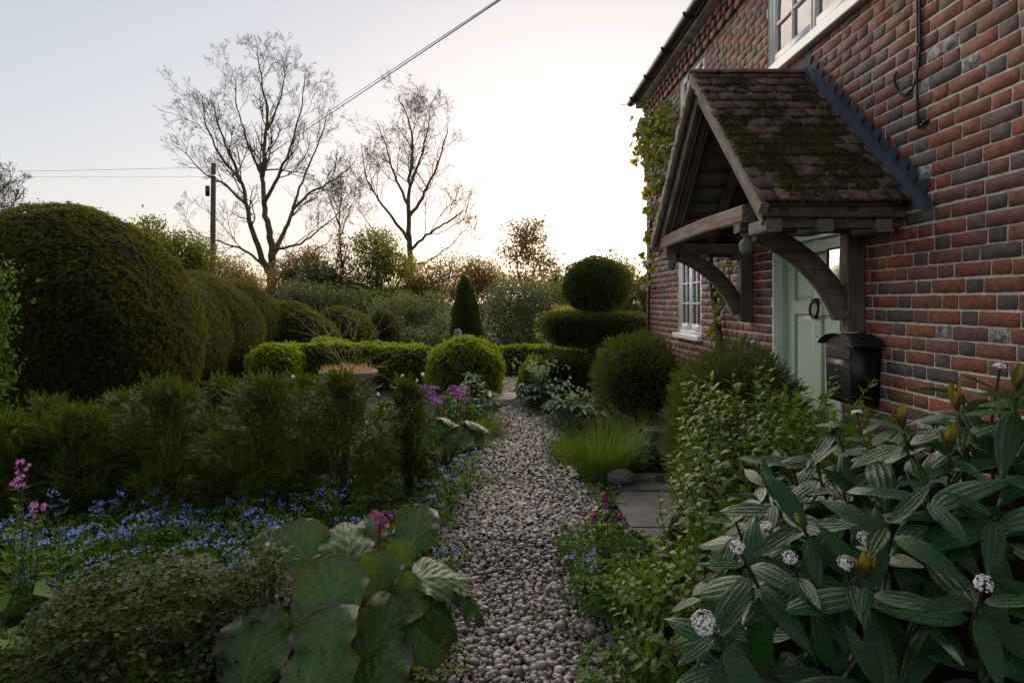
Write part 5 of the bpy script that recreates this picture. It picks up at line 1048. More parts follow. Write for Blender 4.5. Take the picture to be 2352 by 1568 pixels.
wire('lower thin wire running left from the pole', P(487, 406, 27), P(-400, 404, 27), 0.03, 0.005)
# ------------------------------------------------------------------ leaf objects
def leaf_mesh(name, mat, L, W, prof, nu=8, nv=9, arch=0.2, cup=0.1, wave=0.0, ribs=None, seed=0, tooth=0.0, twist=0.0):
    """a large leaf as a curved grid: local +Y base to tip, +Z the upper face; 'rib' and 'rim' attributes for its colour"""
    q = random.Random(seed); V, rib, rim = [], [], []; ph = q.uniform(0, 6)
    for j in range(nv + 1):
        v = j / nv; wv = prof(v) * W / 2
        for i in range(nu + 1):
            u = (i / nu - 0.5) * 2
            e = 1 + (tooth * q.uniform(-1, 1) if abs(u) > 0.99 else 0)
            x = u * wv * e; y = L * v * (1 - 0.04 * abs(u)); z = -arch * L * v * v + cup * W * (u * u) * prof(v) + wave * (math.sin(v * 9 + ph + (2 if u > 0 else 0)) + 0.45 * math.sin(v * 23 + 2 * ph + u)) * abs(u) ** 2.5 * W
            h, rb = ribs(u, v) if ribs else (0, 0)
            x += twist * v * v * L; V.append((x, y, z + h)); rib.append(rb); rim.append(max(abs(u) ** 5, max(0, v - 0.8) * 5) if v > 0.12 else 0)
    n = nu + 1; Fc = [(j * n + i, j * n + i + 1, (j + 1) * n + i + 1, (j + 1) * n + i) for j in range(nv) for i in range(nu)]
    b = MB(); b.add(V, Fc); me = b.mesh(name, mat, True)
    for nm, dat in (('rib', rib), ('rim', rim)): a = me.attributes.new(nm, 'FLOAT', 'POINT'); a.data.foreach_set('value', np.array(dat, np.float32))
    return me
def place(me, name, parent, pos, d, up, s=1.0):
    R = frames(np.array([d], float), np.array(up, float))[0]; o = link(name, me, parent)
    sc = s if isinstance(s, tuple) else (s, s, s)
    Mx = Matrix(R.tolist()).to_4x4() @ Matrix.Diagonal((*sc, 1)); Mx.translation = Vector([float(v) for v in pos]); o.matrix_basis = Mx; return o
g_ = lambda a, c, w_: math.exp(-((a - c) / w_) ** 2)

# ------------------------------------------------------------------ viburnum in the right foreground
vib = thing('viburnum_shrub', 'large-leaved dark viburnum with small white flower heads in the right foreground', 'shrub', (1.3, 1.6, 0))
def vprof(v): return max(0.02, math.sin(PI * min(1, v ** 0.85)) ** 0.75) * (1 - 0.15 * v)
def vrib(u, v):
    a = g_(u, 0, 0.10) + 0.85 * g_(abs(u), 0.47, 0.10); e = math.sin(v * PI)
    return -0.0034 * a * e + 0.0008 * math.sin(v * 55 + abs(u) * 6) * e * (1 - a), 0.5 * g_(u, 0, 0.07) + 0.35 * g_(abs(u), 0.47, 0.06)
VL = [leaf_mesh('leaf', M['viburnum'], 0.18, 0.055 + 0.006 * (i % 3), vprof, 12, 12, 0.16 + 0.10 * i, 0.04 - 0.04 * i, 0.02, vrib, i, 0.02, 0.1 * (i % 3 - 1)) for i in range(6)]
VN = [leaf_mesh('leaf', M['vibnew'], 0.085, 0.026, vprof, 8, 8, -0.05 - 0.1 * i, 0.22, 0, vrib, 50 + i) for i in range(3)]
r = rng(301); C0 = np.array([1.30, 1.62, 0.50]); RD = np.array([0.86, 0.66, 0.78])
fl_px = [(1640, 1455, 1.30), (1712, 1290, 1.40), (1785, 1245, 1.55), (1828, 1312, 1.42), (1950, 1325, 1.35), (1830, 1112, 1.75), (2010, 1268, 1.40), (2290, 885, 1.75), (1975, 988, 1.95), (2250, 1375, 1.15)]
new_px = [(2075, 985, 1.55), (2200, 945, 1.60), (2335, 900, 1.50), (2180, 1040, 1.5), (2010, 1060, 1.7), (1990, 1330, 1.3)]
sh = [(P(*q), 'f') for q in fl_px] + [(P(*q), 'n') for q in new_px]
tries = 0
while len(sh) < 74 and tries < 9000:
    tries += 1; u = rdir(r, 1)[0]; u[2] = abs(u[2]); p = C0 + u * RD * r.uniform(0.86, 1.0)
    px, py = CX + p[0] / p[1] * F, CY + (EYE - p[2]) / p[1] * F
    if p[1] < 0.95 or px < 1600 or px > 2560 or py > 1750 or py < 880 or p[1] > 2.0: continue
    if py < 950 and px < 2150: continue
    if min(np.linalg.norm(p - q[0]) for q in sh) < 0.088: continue
    sh.append((p, 'p'))
stems = MB(); nleaf = 0
WHITE = MB()
def flower_head(name, parent, p, ax, R, n, size, mat, seed, stalk=None, flat=0.45):
    q = rng(seed); b = MB(); fr = frames(np.array([ax]), np.array([0.3, 0.2, 0.9]))[0]; u = rdir(q, n); u[:, 1] = np.abs(u[:, 1]) * flat
    pos = p + (u * R * q.uniform(0.75, 1.0, n)[:, None]) @ fr.T
    d = nrm(u @ fr.T + np.array([0, 0, 0.2]))
    b.inst(PETALS, pos, frames(d, rdir(q, n)), size * q.uniform(0.75, 1.2, n)); b.build(name, mat, parent)['kind'] = 'stuff'
it = []
for k in range(5):
    a = 2 * PI * k / 5; it.append(put(LEAF4, (0, 0, 0), (math.cos(a), 0.45, math.sin(a)), (0, 1, 0), (0.75, 1, 0.6)))
PETALS = merge(it)
for si, (p, kind) in enumerate(sh):
    g = nrm((p - C0) / RD ** 2); ax = nrm(g * 0.8 + np.array([-0.1, -0.25, 0.65]) + r.normal(0, 0.12, 3)); root = C0 + (p - C0) * 0.35 - np.array([0, 0, 0.2])
    tip = p; mid = p - ax * 0.12
    stems.tube([root, root * 0.4 + mid * 0.6, mid, tip - ax * 0.01], [0.009, 0.006, 0.0045, 0.003], 6)
    a0 = r.uniform(0, PI); npair = 3 if kind == 'n' or si % 3 == 0 else 4; s1 = nrm(np.cross(ax, [0.2, 0.9, 0.1])); s2 = np.cross(ax, s1)
    for j in range(npair):
        q = tip - ax * (0.012 + 0.034 * j)
        for h in (0, 1):
            a = a0 + j * PI / 2 + h * PI + r.normal(0, 0.22); rad = s1 * math.cos(a) + s2 * math.sin(a); el = (0.50 - 0.24 * j) + r.normal(0, 0.2)
            d = nrm(rad + ax * el + np.array([-0.22, -0.12, -0.18])); v = min(5, max(0, int(1 + j * 0.9 + r.normal(0, 0.9))))
            place(VL[v], 'leaf', vib, q + rad * 0.008, d, ax * 1.0 + np.array([0, -0.15, 0.25]), r.uniform(0.62, 1.05) * (0.72 if j == 0 else 1)); nleaf += 1
    if kind == 'f': flower_head('flower_head', vib, tip + ax * 0.055, ax, 0.016 if si else 0.026, 60 if si else 130, 0.0040, M['whitep'], 400 + si, flat=0.5); stems.tube([tip - ax * 0.01, tip + ax * 0.055], 0.004, 5, 0)
    elif kind == 'n' or r.uniform() < 0.25:
        for h in range(4 if kind == 'n' else 2):
            a = a0 + h * PI / 2; rad = s1 * math.cos(a) + s2 * math.sin(a); place(VN[h % 3], 'leaf', vib, tip, nrm(ax + rad * (0.28 + 0.12 * (h % 2))), -rad, r.uniform(0.75, 1.15) if kind == 'n' else 0.5)
stems.build('stems', M['stem'], vib, True)
# leaves deeper inside the bush
for i in range(150):
    u = rdir(r, 1)[0]; u[2] = abs(u[2]) * 0.9; p = C0 + u * RD * r.uniform(0.6, 0.86)
    if p[1] < 0.98 or p[1] > 2.1: continue
    place(VL[r.integers(1, 6)], 'leaf', vib, p, nrm(u * [1, 1, 0.3] + rdir(r, 1)[0] * 0.5), [0, -0.2, 1], r.uniform(0.8, 1.05))
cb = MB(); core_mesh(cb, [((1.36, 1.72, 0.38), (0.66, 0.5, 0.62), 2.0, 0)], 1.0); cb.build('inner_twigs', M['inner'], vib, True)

# ------------------------------------------------------------------ sweet box between the viburnum and the path
sw = thing('sweet_box_shrub', 'glossy yellow-green sweet box shrub between the viburnum and the door', 'shrub', (1.05, 2.45, 0))
def sprof(v): return max(0.02, math.sin(PI * v ** 0.8) ** 0.8)
SM = [leaf_mesh('leaf', M['sarco'], 1.0, 0.44, sprof, 2, 5, 0.15 + 0.12 * i, 0.16 - 0.04 * i, 0, None, 70 + i, 0, 0.1 * (i - 1)) for i in range(4)]
def mesh_T(me):
    V = np.empty(len(me.vertices) * 3); me.vertices.foreach_get('co', V); Fc = np.array([list(p.vertices) for p in me.polygons]); return V.reshape(-1, 3), Fc
ST = [mesh_T(m_) for m_ in SM]
r = rng(311); c = np.array([1.02, 2.42, 0.50]); rd = np.array([0.72, 0.62, 0.77]); tips = []
hand = [(1905, 862, 2.25), (2010, 868, 2.2), (1800, 905, 2.3), (1710, 930, 2.35), (1630, 960, 2.5), (1600, 1005, 2.4), (1570, 1060, 2.5), (1760, 960, 2.2), (1900, 930, 2.1), (1980, 940, 2.05), (2080, 905, 2.15), (1850, 1000, 2.0), (1680, 1080, 2.2), (1530, 1290, 2.4), (1470, 1310, 2.5), (1505, 1190, 2.6), (1500, 1240, 2.55), (1480, 1275, 2.5), (1425, 1320, 2.5), (1405, 1385, 2.5), (1430, 1470, 2.3), (1470, 1500, 2.15), (1520, 1230, 2.4), (1540, 1170, 2.45), (1545, 1240, 2.3), (1490, 1300, 2.3), (1530, 1340, 2.15), (1510, 1120, 2.65), (1440, 1350, 2.5), (1500, 1350, 2.3), (1450, 1430, 2.35), (1590, 1330, 2.1), (1650, 1180, 2.1), (1580, 1140, 2.35), (1610, 1240, 2.1), (1540, 1380, 2.1), (1480, 1420, 2.2), (1560, 1470, 2.0)]
for q in hand: tips.append(P(*q))
tr_ = 0
while len(tips) < 470 and tr_ < 9000:
    tr_ += 1; u = rdir(r, 1)[0]; u[2] = abs(u[2]) if u[2] > -0.5 else u[2]; p = c + u * rd * r.uniform(0.8, 1.0)
    if p[2] < 0.12 or p[1] > 3.0: continue
    ppx, ppy = CX + p[0] / p[1] * F, CY + (EYE - p[2]) / p[1] * F
    if ppx < 1500 + 0.16 * (1290 - ppy) and ppy < 1290: continue
    if min(np.linalg.norm(p - q) for q in tips) < 0.046: continue
    tips.append(p)
LPp, LD, LU, LS_ = [], [], [], []; sb = MB()
for p in tips:
    g = nrm((p - c) / rd ** 2); ax = nrm(g * 0.75 + np.array([-0.08, -0.05, 0.75]) + r.normal(0, 0.18, 3)); root = c + (p - c) * 0.3 - np.array([0, 0, 0.25]); Lt = r.uniform(0.14, 0.24)
    b0 = p - ax * Lt; sb.tube([root, root * 0.45 + b0 * 0.55, b0, p], [0.005, 0.0035, 0.0025, 0.0015], 4, cap=False)
    m = int(Lt / 0.0135); a = r.uniform(0, 6)
    for j in range(m):
        t = j / m; q = b0 + (p - b0) * t; a += 2.4 + r.normal(0, 0.3); s1 = nrm(np.cross(ax, [0.3, 0.8, 0.2])); s2 = np.cross(ax, s1); rad = s1 * math.cos(a) + s2 * math.sin(a)
        LPp.append(q); LD.append(nrm(rad + ax * (0.35 + 0.9 * t))); LU.append(ax + np.array([0, 0, 0.4])); LS_.append(r.uniform(0.042, 0.068) * (1.0 - 0.35 * t))
sb.build('stems', M['greenstem'], sw)
LPp, LD, LU, LS_ = map(np.array, (LPp, LD, LU, LS_)); px = CX + LPp[:, 0] / LPp[:, 1] * F; py = CY + (EYE - LPp[:, 2]) / LPp[:, 1] * F
sc_ = LS_ / LPp[:, 1] * np.where((px < 1950) & (px > 1380) & (py > 800) & (py < 1540) & ((LPp - c) * [0, -1, 1] @ np.ones(3) > 0.1) & ((px < 1700) | (py < 1080)), 1, 0)
top300 = set(np.argsort(-sc_)[:300].tolist()); var = r.integers(0, 4, len(LPp))
for i in top300: place(SM[var[i]], 'leaf', sw, LPp[i], LD[i], LU[i], float(LS_[i]))
b = MB()
for v in range(4):
    q = np.array([i for i in range(len(LPp)) if var[i] == v and i not in top300]); b.inst(ST[v], LPp[q], frames(LD[q], LU[q]), LS_[q])
tag(b.build('foliage', M['sarco'], sw, True), kind='stuff')
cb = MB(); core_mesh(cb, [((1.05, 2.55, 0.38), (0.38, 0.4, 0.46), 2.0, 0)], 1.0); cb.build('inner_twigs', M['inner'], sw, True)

# ------------------------------------------------------------------ bergenias
def bprof(v): return max(0.12, (1 - abs(2 * v - 1.08) ** 2.6)) ** 0.5 if v < 0.97 else 0.34
def brib(u, v):
    m = g_(u, 0, 0.06) * (1 - 0.6 * v); k = 0.0
    s = (v - 0.34 * abs(u) - 0.16 * u * u) * 5.6 + (0.25 if u > 0 else 0); f = abs(s - round(s)); k = g_(f, 0, 0.085) * (abs(u) > 0.05)
    return -0.005 * k + 0.004 * m - 0.0009 * math.sin(s * 2 * PI) + 0.0014 * math.sin(u * 17 + v * 5) * math.sin(v * 19 + u * 3), 0.9 * m + 0.75 * k * (1 - 0.4 * abs(u)) + 0.18 * g_(abs(math.sin(v * 31 + u * 9)), 0, 0.25)
BL = [leaf_mesh('leaf', M['bergenia'], 1.0, 0.92, bprof, 34, 34, 0.12 + 0.12 * i, 0.20 - 0.08 * i, 0.07 + 0.04 * (i % 3), lambda u, v: tuple(w_ * (4.5 if k_ == 0 else 1) for k_, w_ in enumerate(brib(u, v))), 90 + i, 0.03, 0.06 * (i % 3 - 1)) for i in range(6)]
BY = BL[0].copy(); BY.materials.clear(); BY.materials.append(M['bergyoung'])
def bergenia(label, base, leaves, flowers, seed, group):
    o = thing('bergenia', label, 'bergenia', base, group); r = rng(seed); base = np.array(base, float)
    for li, (px, py, w_, ang, face, d, v) in enumerate(leaves):
        c = P(px, py, d); a = math.radians(ang); s = w_ / F * d * 1.06
        ax = np.array([math.cos(a), 0.35 * math.sin(a) * (1 if face < 0.8 else 0.5), math.sin(a) * 0.9]); up = np.array([0.15 * math.cos(a) + r.normal(0, 0.22), -face * 0.85, 1.05 - 0.7 * face])
        ax = nrm(ax); st = c - ax * s * 0.5; place(BY if li in (9, 10, 16) and base[1] < 4 else BL[v], 'leaf', o, st, ax, up, s)
        q = base + np.array([r.normal(0, 0.05), r.normal(0, 0.05), 0.0]); mid = q * 0.45 + st * 0.55 + np.array([0, 0.02, -0.03])
        b = MB(); b.tube([q, mid, st, st + ax * s * 0.08], [0.011, 0.009, 0.007, 0.005], 7); b.build('leaf_stalk', M['greenstem'], o, True)
    for fi, (x0, y0, x1, y1, d, R, n) in enumerate(flowers):
        p0, p1 = P(x0, y0, d), P(x1, y1, d); b = MB(); p0 = p0 if p0[2] < 0.4 else np.array([p0[0], p0[1], 0.2])
        b.tube([p0, (p0 + p1) / 2 + [0.004, 0, 0], p1 - [0, 0, R * 0.4]], [0.009, 0.008, 0.007], 8); b.build('flower_stalk', M['redstem'], o, True)
        for k in range(3):
            flower_head('flower_head', o, p1 + np.array([(k - 0.8) * R * 0.55, 0.0, (k % 2) * -R * 0.6]), np.array([0, -0.2, 1.0]), R * 0.75, n // 3, 0.0085 if d < 4 else 0.011, M['magenta' if d < 4 else 'purple'], 500 + fi * 5 + k + seed, flat=1.0)
    return o
bgn = 'bergenias beside the path'
bergenia('big front bergenia with broad veined leaves and one magenta flower head', (-0.52, 2.62, 0), [
    (765, 1375, 190, 78, 0.62, 2.30, 0), (748, 1492, 185, 100, 0.72, 2.12, 1), (575, 1492, 175, 86, 0.75, 2.18, 2), (860, 1540, 150, 70, 0.7, 2.2, 3), (955, 1212, 108, 82, 0.75, 2.95, 1),
    (800, 1262, 130, 100, 0.35, 2.75, 4), (690, 1258, 140, 130, 0.5, 2.85, 0), (645, 1330, 125, 170, 0.35, 2.6, 5), (760, 1290, 120, 160, -0.25, 2.5, 5), (922, 1275, 72, 80, 0.8, 2.62, 0),
    (880, 1325, 120, 75, 0.5, 2.5, 2), (1000, 1310, 125, 25, 0.3, 2.5, 4), (985, 1465, 112, 330, 0.75, 2.35, 3), (1085, 1355, 90, 345, 0.1, 2.5, 5), (1020, 1402, 95, 340, 0.3, 2.42, 4),
    (850, 1222, 80, 95, 0.6, 2.95, 2), (930, 1385, 115, 30, 0.55, 2.42, 1), (880, 1450, 150, 60, 0.65, 2.3, 2), (640, 1420, 130, 120, 0.5, 2.4, 3), (960, 1330, 110, 60, 0.4, 2.5, 5), (700, 1560, 150, 95, 0.7, 2.05, 4), (620, 1255, 90, 120, 0.5, 2.9, 1)],
    [(862, 1318, 872, 1190, 2.62, 0.042, 96)], 321, bgn)
bergenia('far bergenia with dark leaves and purple flower heads beside the narrow yew', (-0.52, 5.75, 0), [
    (975, 950, 52, 60, 0.3, 5.6, 0), (1025, 955, 50, 10, -0.05, 5.6, 4), (1085, 960, 55, 20, 0.05, 5.6, 5), (1010, 985, 52, 80, 0.6, 5.5, 1), (1050, 990, 50, 60, 0.6, 5.5, 2), (975, 1000, 45, 120, 0.6, 5.5, 3), (1085, 990, 48, 20, 0.5, 5.55, 4), (1030, 1015, 45, 80, 0.6, 5.4, 1), (960, 970, 45, 140, 0.4, 5.6, 2), (1070, 1015, 42, 30, 0.6, 5.4, 0), (1000, 930, 40, 90, 0.5, 5.8, 3)],
    [(985, 985, 985, 898, 5.7, 0.075, 120), (1012, 985, 1004, 918, 5.65, 0.06, 90), (1045, 985, 1052, 898, 5.75, 0.085, 140), (1068, 985, 1072, 918, 5.75, 0.03, 40)], 322, bgn)

# ------------------------------------------------------------------ forget-me-nots, campion, barrenwort and the ground cover
def fmn_parts(seed, h):
    r = rng(seed); fo = MB(); heads = []
    n = 46; a = r.uniform(0, 2 * PI, n); rr_ = r.uniform(0.01, 0.10, n); p = np.stack([np.cos(a) * rr_, np.sin(a) * rr_, r.uniform(0.01, h * 0.8, n)], -1); d = np.stack([np.cos(a), np.sin(a), r.uniform(0.1, 1.3, n)], -1)
    s = r.uniform(0.035, 0.075, n); fo.inst(LEAF, p, frames(d, np.array([0, 0, 1.0])), np.stack([s * 0.30, s, s], -1))
    for k in range(5):
        a = r.uniform(0, 2 * PI); t = np.array([math.cos(a) * r.uniform(0.02, 0.10), math.sin(a) * r.uniform(0.02, 0.10), h * r.uniform(0.75, 1.1)])
        fo.tube([(0, 0, 0), t * [0.4, 0.4, 0.55], t], [0.0028, 0.002, 0.0014], 4, cap=False)
        q = MB(); m = 9; fp = t + r.normal(0, 1, (m, 3)) * [0.014, 0.014, 0.007]; q.inst(PETALS, fp, frames(np.array([0, -0.35, 1.0]) + r.normal(0, 0.35, (m, 3)), rdir(r, m)), r.uniform(0.0050, 0.0072, m)); heads.append(q.mesh('flower_cluster', M['blue']))
    return fo.mesh('foliage', M['herb']), heads
FM = [fmn_parts(600 + i, 0.20 + 0.025 * i) for i in range(5)]
r = rng(610); spots = []
for _ in range(4000):
    if len(spots) >= 74: break
    px = r.uniform(25, 830); py = r.uniform(1140, 1325); d = F * 1.27 / (py - CY)
    if py > 1240 and px > 620: continue
    if py < 1170 and px < 230: continue
    x = bx(px, d)
    if min([math.hypot(x - a, d - b_) for a, b_, _ in spots] + [9]) < 0.105: continue
    spots.append((x, d, 0))
near = [(-0.56, 4.0, 1), (-0.47, 4.12, 1), (-0.40, 3.85, 1), (-0.62, 3.75, 1), (-0.34, 4.3, 1), (-0.52, 4.5, 1), (-0.44, 3.6, 1), (-0.38, 4.6, 1), (-0.33, 3.05, 1), (-0.30, 3.25, 1), (-0.36, 2.95, 1), (-0.25, 4.75, 1)]
for x, y, k in spots + near + [(0.37, 2.95, 2)]:
    lab = ['blue forget-me-not in the wide drift in front of the young yews', 'blue forget-me-not spilling onto the left edge of the pebble path', 'lone blue forget-me-not at the right edge of the path'][k]
    fo, heads = FM[r.integers(0, 5)]; o = thing('forget_me_not', lab, 'forget-me-not', (x, y, 0.0), ['forget-me-nots in the drift', 'forget-me-nots at the path edge', None][k]); sc = r.uniform(0.85, 1.2); o.rotation_euler = (0, 0, r.uniform(0, 6)); o.scale = (sc, sc, sc)
    for nm, me in [('foliage', fo)] + [('flower_cluster', h) for h in heads]:
        ch = bpy.data.objects.new(nm, me); COL.objects.link(ch); ch.parent = o; ch['kind'] = 'stuff'
def herb(name, label, cat, base, h, nst, seed, leafL, leafW, mat, spread=0.05, fmat=None, fn=0, fsize=0.012, group=None, stem='greenstem', nl=7):
    """an upright herb: stems with paired leaves and flowers at the top"""
    r = rng(seed); o = thing(name, label, cat, base, group); base = np.array(base, float); sb, lb2 = MB(), MB()
    for s in range(nst):
        tp = base + np.array([r.normal(0, spread), r.normal(0, spread), h * r.uniform(0.7, 1.0)]); b0 = base + np.array([r.normal(0, spread * 0.6), r.normal(0, spread * 0.6), 0]); mid = (b0 + tp) / 2 + r.normal(0, 0.012, 3)
        sb.tube([b0, mid, tp], [0.004, 0.0034, 0.0022], 6)
        for j in range(nl):
            t = 0.08 + 0.86 * j / nl; q = b0 + (tp - b0) * t; a = j * PI / 2 + s
            for k in (0, 1):
                d = np.array([math.cos(a + k * PI), math.sin(a + k * PI), 0.45]); sl = leafL * (1.15 - 0.7 * t) * r.uniform(0.8, 1.15); lb2.inst(LEAF, q[None], frames(d[None], np.array([0, 0, 1.0])), np.array([[sl * leafW, sl, sl]]))
        if fn and fmat:
            for k in range(fn):
                q = MB(); m = 5; fp = tp + r.normal(0, 1, (m, 3)) * 0.014 + np.array([0, 0, -0.05 * k]); q.inst(PETALS, fp, frames(np.array([0, -0.6, 0.5]) + r.normal(0, 0.5, (m, 3)), rdir(r, m)), fsize * r.uniform(0.8, 1.2, m)); q.build('flower', M[fmat], o)['kind'] = 'stuff'
    sb.build('stems', M[stem], o); lb2.build('foliage', mat, o); return o
cg = 'red campions at the left edge'
for i, (px, py, h, lab) in enumerate(((32, 1045, 0.72, 'tall pink campion nearest the left edge, two flowers at its top'), (78, 1075, 0.64, 'pink campion in bud right of the tallest one'), (60, 1150, 0.48, 'shorter leafy campion in front of the tall pink one'), (128, 1180, 0.42, 'short campion with nodding bud among the blue flowers'))):
    d = 2.95; h_ = EYE - (py - CY) / F * d; herb('campion', lab, 'campion', (bx(px, d), d, 0), h_ + 0.02, 2, 620 + i, 0.085, 0.42, M['herb'], 0.03, 'pink' if i < 2 else None, 2 if i == 0 else 1, 0.014, cg)
herb('leafy_stalk', 'single upright leafy stalk in front of the narrow yew', 'herb', (bx(895, 4.3), 4.3, 0), 0.42, 1, 630, 0.09, 0.3, M['herb'], 0.01, nl=8)
herb('seedling', 'pale green lance-leaved seedling between the front bergenia leaves', 'seedling', (bx(690, 2.15), 2.1, 0), 0.34, 2, 631, 0.10, 0.3, M['vine'], 0.02, nl=5)
herb('seedling', 'lance-leaved seedling at the lower edge beside the bergenia', 'seedling', (bx(640, 1.98), 1.98, 0), 0.28, 2, 632, 0.11, 0.3, M['herb'], 0.03, nl=5)
# barrenwort mound: small bronze leaves held level in threes
def mound(name, label, cat, c, rad, n, L, Wd, mat, seed, tilt=0.35, group=None, three=True, hmin=0.35):
    r = rng(seed); o = thing(name, label, cat, (c[0], c[1], 0), group); u = rdir(r, n); u[:, 2] = np.abs(u[:, 2]); k = r.uniform(0.72, 1.03, n); p = np.array(c) + u * np.array(rad) * k[:, None]
    b, sb = MB(), MB()
    nv_ = nrm(np.array([0, -0.1, 1.0]) + r.normal(0, tilt, (n, 3)) + u * 0.4)
    a0 = r.uniform(0, 2 * PI, n)
    for j in range(3 if three else 1):
        a = a0 + j * 2.09; d = np.stack([np.cos(a), np.sin(a), r.normal(-0.05, 0.2, n)], -1); d = nrm(d - (d * nv_).sum(1, keepdims=True) * nv_); s = L * r.uniform(0.7, 1.25, n)
        b.inst(LEAF, p + d * 0.004, frames(d, nv_), np.stack([s * Wd, s, s], -1))
    k = min(n, 260); q = p[:k]; base = np.array([c[0], c[1], 0]) + (q - np.array([c[0], c[1], 0])) * [0.45, 0.45, 0]; dv = q - base
    sb.inst(CONE3, base, frames(dv, rdir(r, k)), np.stack([np.full(k, 0.0016), np.linalg.norm(dv, axis=1), np.full(k, 0.0016)], -1)); sb.build('stems', M['stem'], o)
    b.build('foliage', mat, o); return o
mound('barrenwort', 'mound of small bronze-tinted barrenwort leaves in the lower left corner', 'barrenwort', (-1.34, 2.36, 0.0), (0.52, 0.46, 0.53), 2700, 0.029, 0.72, M['epi'], 641)
mound('barrenwort', 'wispy barrenwort sprays rising beside the bergenia leaves', 'barrenwort', (-0.93, 2.42, 0.1), (0.20, 0.2, 0.52), 240, 0.03, 0.72, M['epi'], 642)
mound('barrenwort', 'few barrenwort leaves at the bottom edge before the bergenia', 'barrenwort', (-0.98, 1.98, 0.0), (0.2, 0.12, 0.30), 120, 0.03, 0.72, M['epi'], 643)
# plants with palmate or round leaves
PALM = merge([put(LEAF, (0, 0, 0), (math.sin(a), math.cos(a), 0), (0, 0, 1), (0.34, 1 - 0.22 * abs(a), 1)) for a in (-1.7, -0.9, 0, 0.9, 1.7)])
def clump(name, label, cat, base, n, h, R, L, mat, seed, T=PALM, group=None, fl=0, fmat=None, fsize=0.012):
    r = rng(seed); o = thing(name, label, cat, base, group); base = np.array(base, float); a = r.uniform(0, 2 * PI, n); rr_ = R * np.sqrt(r.uniform(0.02, 1, n)); hh = h * r.uniform(0.45, 1.0, n) * (1.1 - 0.5 * rr_ / R)
    p = base + np.stack([np.cos(a) * rr_, np.sin(a) * rr_, hh], -1); d = np.stack([np.cos(a), np.sin(a), r.normal(-0.1, 0.25, n)], -1); b, sb = MB(), MB()
    b.inst(T, p, frames(d, np.array([0, -0.15, 1.0]) + r.normal(0, 0.22, (n, 3))), L * r.uniform(0.7, 1.2, n)); b.build('foliage', mat, o)
    q = base + (p - base) * [0.25, 0.25, 0]; dv = p - q; sb.inst(CONE3, q, frames(dv, rdir(r, n)), np.stack([np.full(n, 0.003), np.linalg.norm(dv, axis=1), np.full(n, 0.003)], -1)); sb.build('stems', M['greenstem'], o)
    for k in range(fl):
        t = base + np.array([r.normal(0, R * 0.5), r.normal(0, R * 0.4), h * r.uniform(0.85, 1.15)]); f = MB(); m = 6; f.inst(PETALS, t + r.normal(0, fsize * 1.6, (m, 3)), frames(np.array([0, -0.6, 0.3]) + r.normal(0, 0.5, (m, 3)), rdir(r, m)), fsize * r.uniform(0.8, 1.2, m)); f.build('flower', M[fmat], o)['kind'] = 'stuff'
    return o
hg = 'hellebores near the path end'
clump('hellebore', 'hellebore with finger-like leaves in front of the big box ball', 'hellebore', (bx(1088, 7.9), 7.9, 0), 34, 0.62, 0.24, 0.16, M['herbblue'], 651, group=hg)
clump('hellebore', 'pale green flowering hellebore at the foot of the topiary', 'hellebore', (bx(1242, 8.9), 8.9, 0), 46, 0.55, 0.30, 0.14, M['herbblue'], 652, group=hg, fl=26, fmat='hellebore', fsize=0.026)
clump('hellebore', 'hellebore with drooping grey-green leaves right of the path', 'hellebore', (bx(1320, 7.6), 7.6, 0), 60, 0.46, 0.36, 0.15, M['herbblue'], 653, group=hg, fl=8, fmat='hellebore', fsize=0.024)
clump('leafy_clump', 'fresh green ferny clump behind the purple bergenia flowers', 'herb', (bx(1045, 6.9), 6.9, 0), 80, 0.56, 0.3, 0.10, M['herb'], 654)
clump('leafy_clump', 'broad-leaved clump at the left edge below the campions', 'herb', (bx(30, 2.45), 2.45, 0), 30, 0.36, 0.24, 0.15, M['herb'], 655, T=merge([(LEAF[0] * [0.8, 1, 1], LEAF[1])]))
clump('columbine', 'columbine clump with lobed leaves beside the dark slab', 'columbine', (bx(1400, 3.5), 3.5, 0), 150, 0.26, 0.28, 0.062, M['herb'], 656)
clump('columbine', 'blue-green columbine clump under the sweet box', 'columbine', (bx(1460, 3.0), 3.0, 0), 150, 0.28, 0.28, 0.066, M['herb'], 657)
clump('columbine', 'low lobed-leaf clump nearest the bottom edge right of the path', 'columbine', (bx(1500, 2.35), 2.4, 0), 110, 0.18, 0.26, 0.06, M['herb'], 658)
clump('leafy_clump', 'seedling clump with round leaves below the far bergenia', 'herb', (bx(1025, 4.9), 4.95, 0), 40, 0.14, 0.16, 0.075, M['vine'], 659, T=merge([(LEAF[0] * [0.8, 1, 1], LEAF[1])]))
clump('leafy_clump', 'leafy clump in shade behind the boulder', 'herb', (bx(1455, 5.6), 5.6, 0), 60, 0.36, 0.24, 0.10, M['herb'], 660, T=merge([(LEAF[0] * [0.6, 1, 1], LEAF[1])]))
fg_ = 'purple fritillaries beside the path'
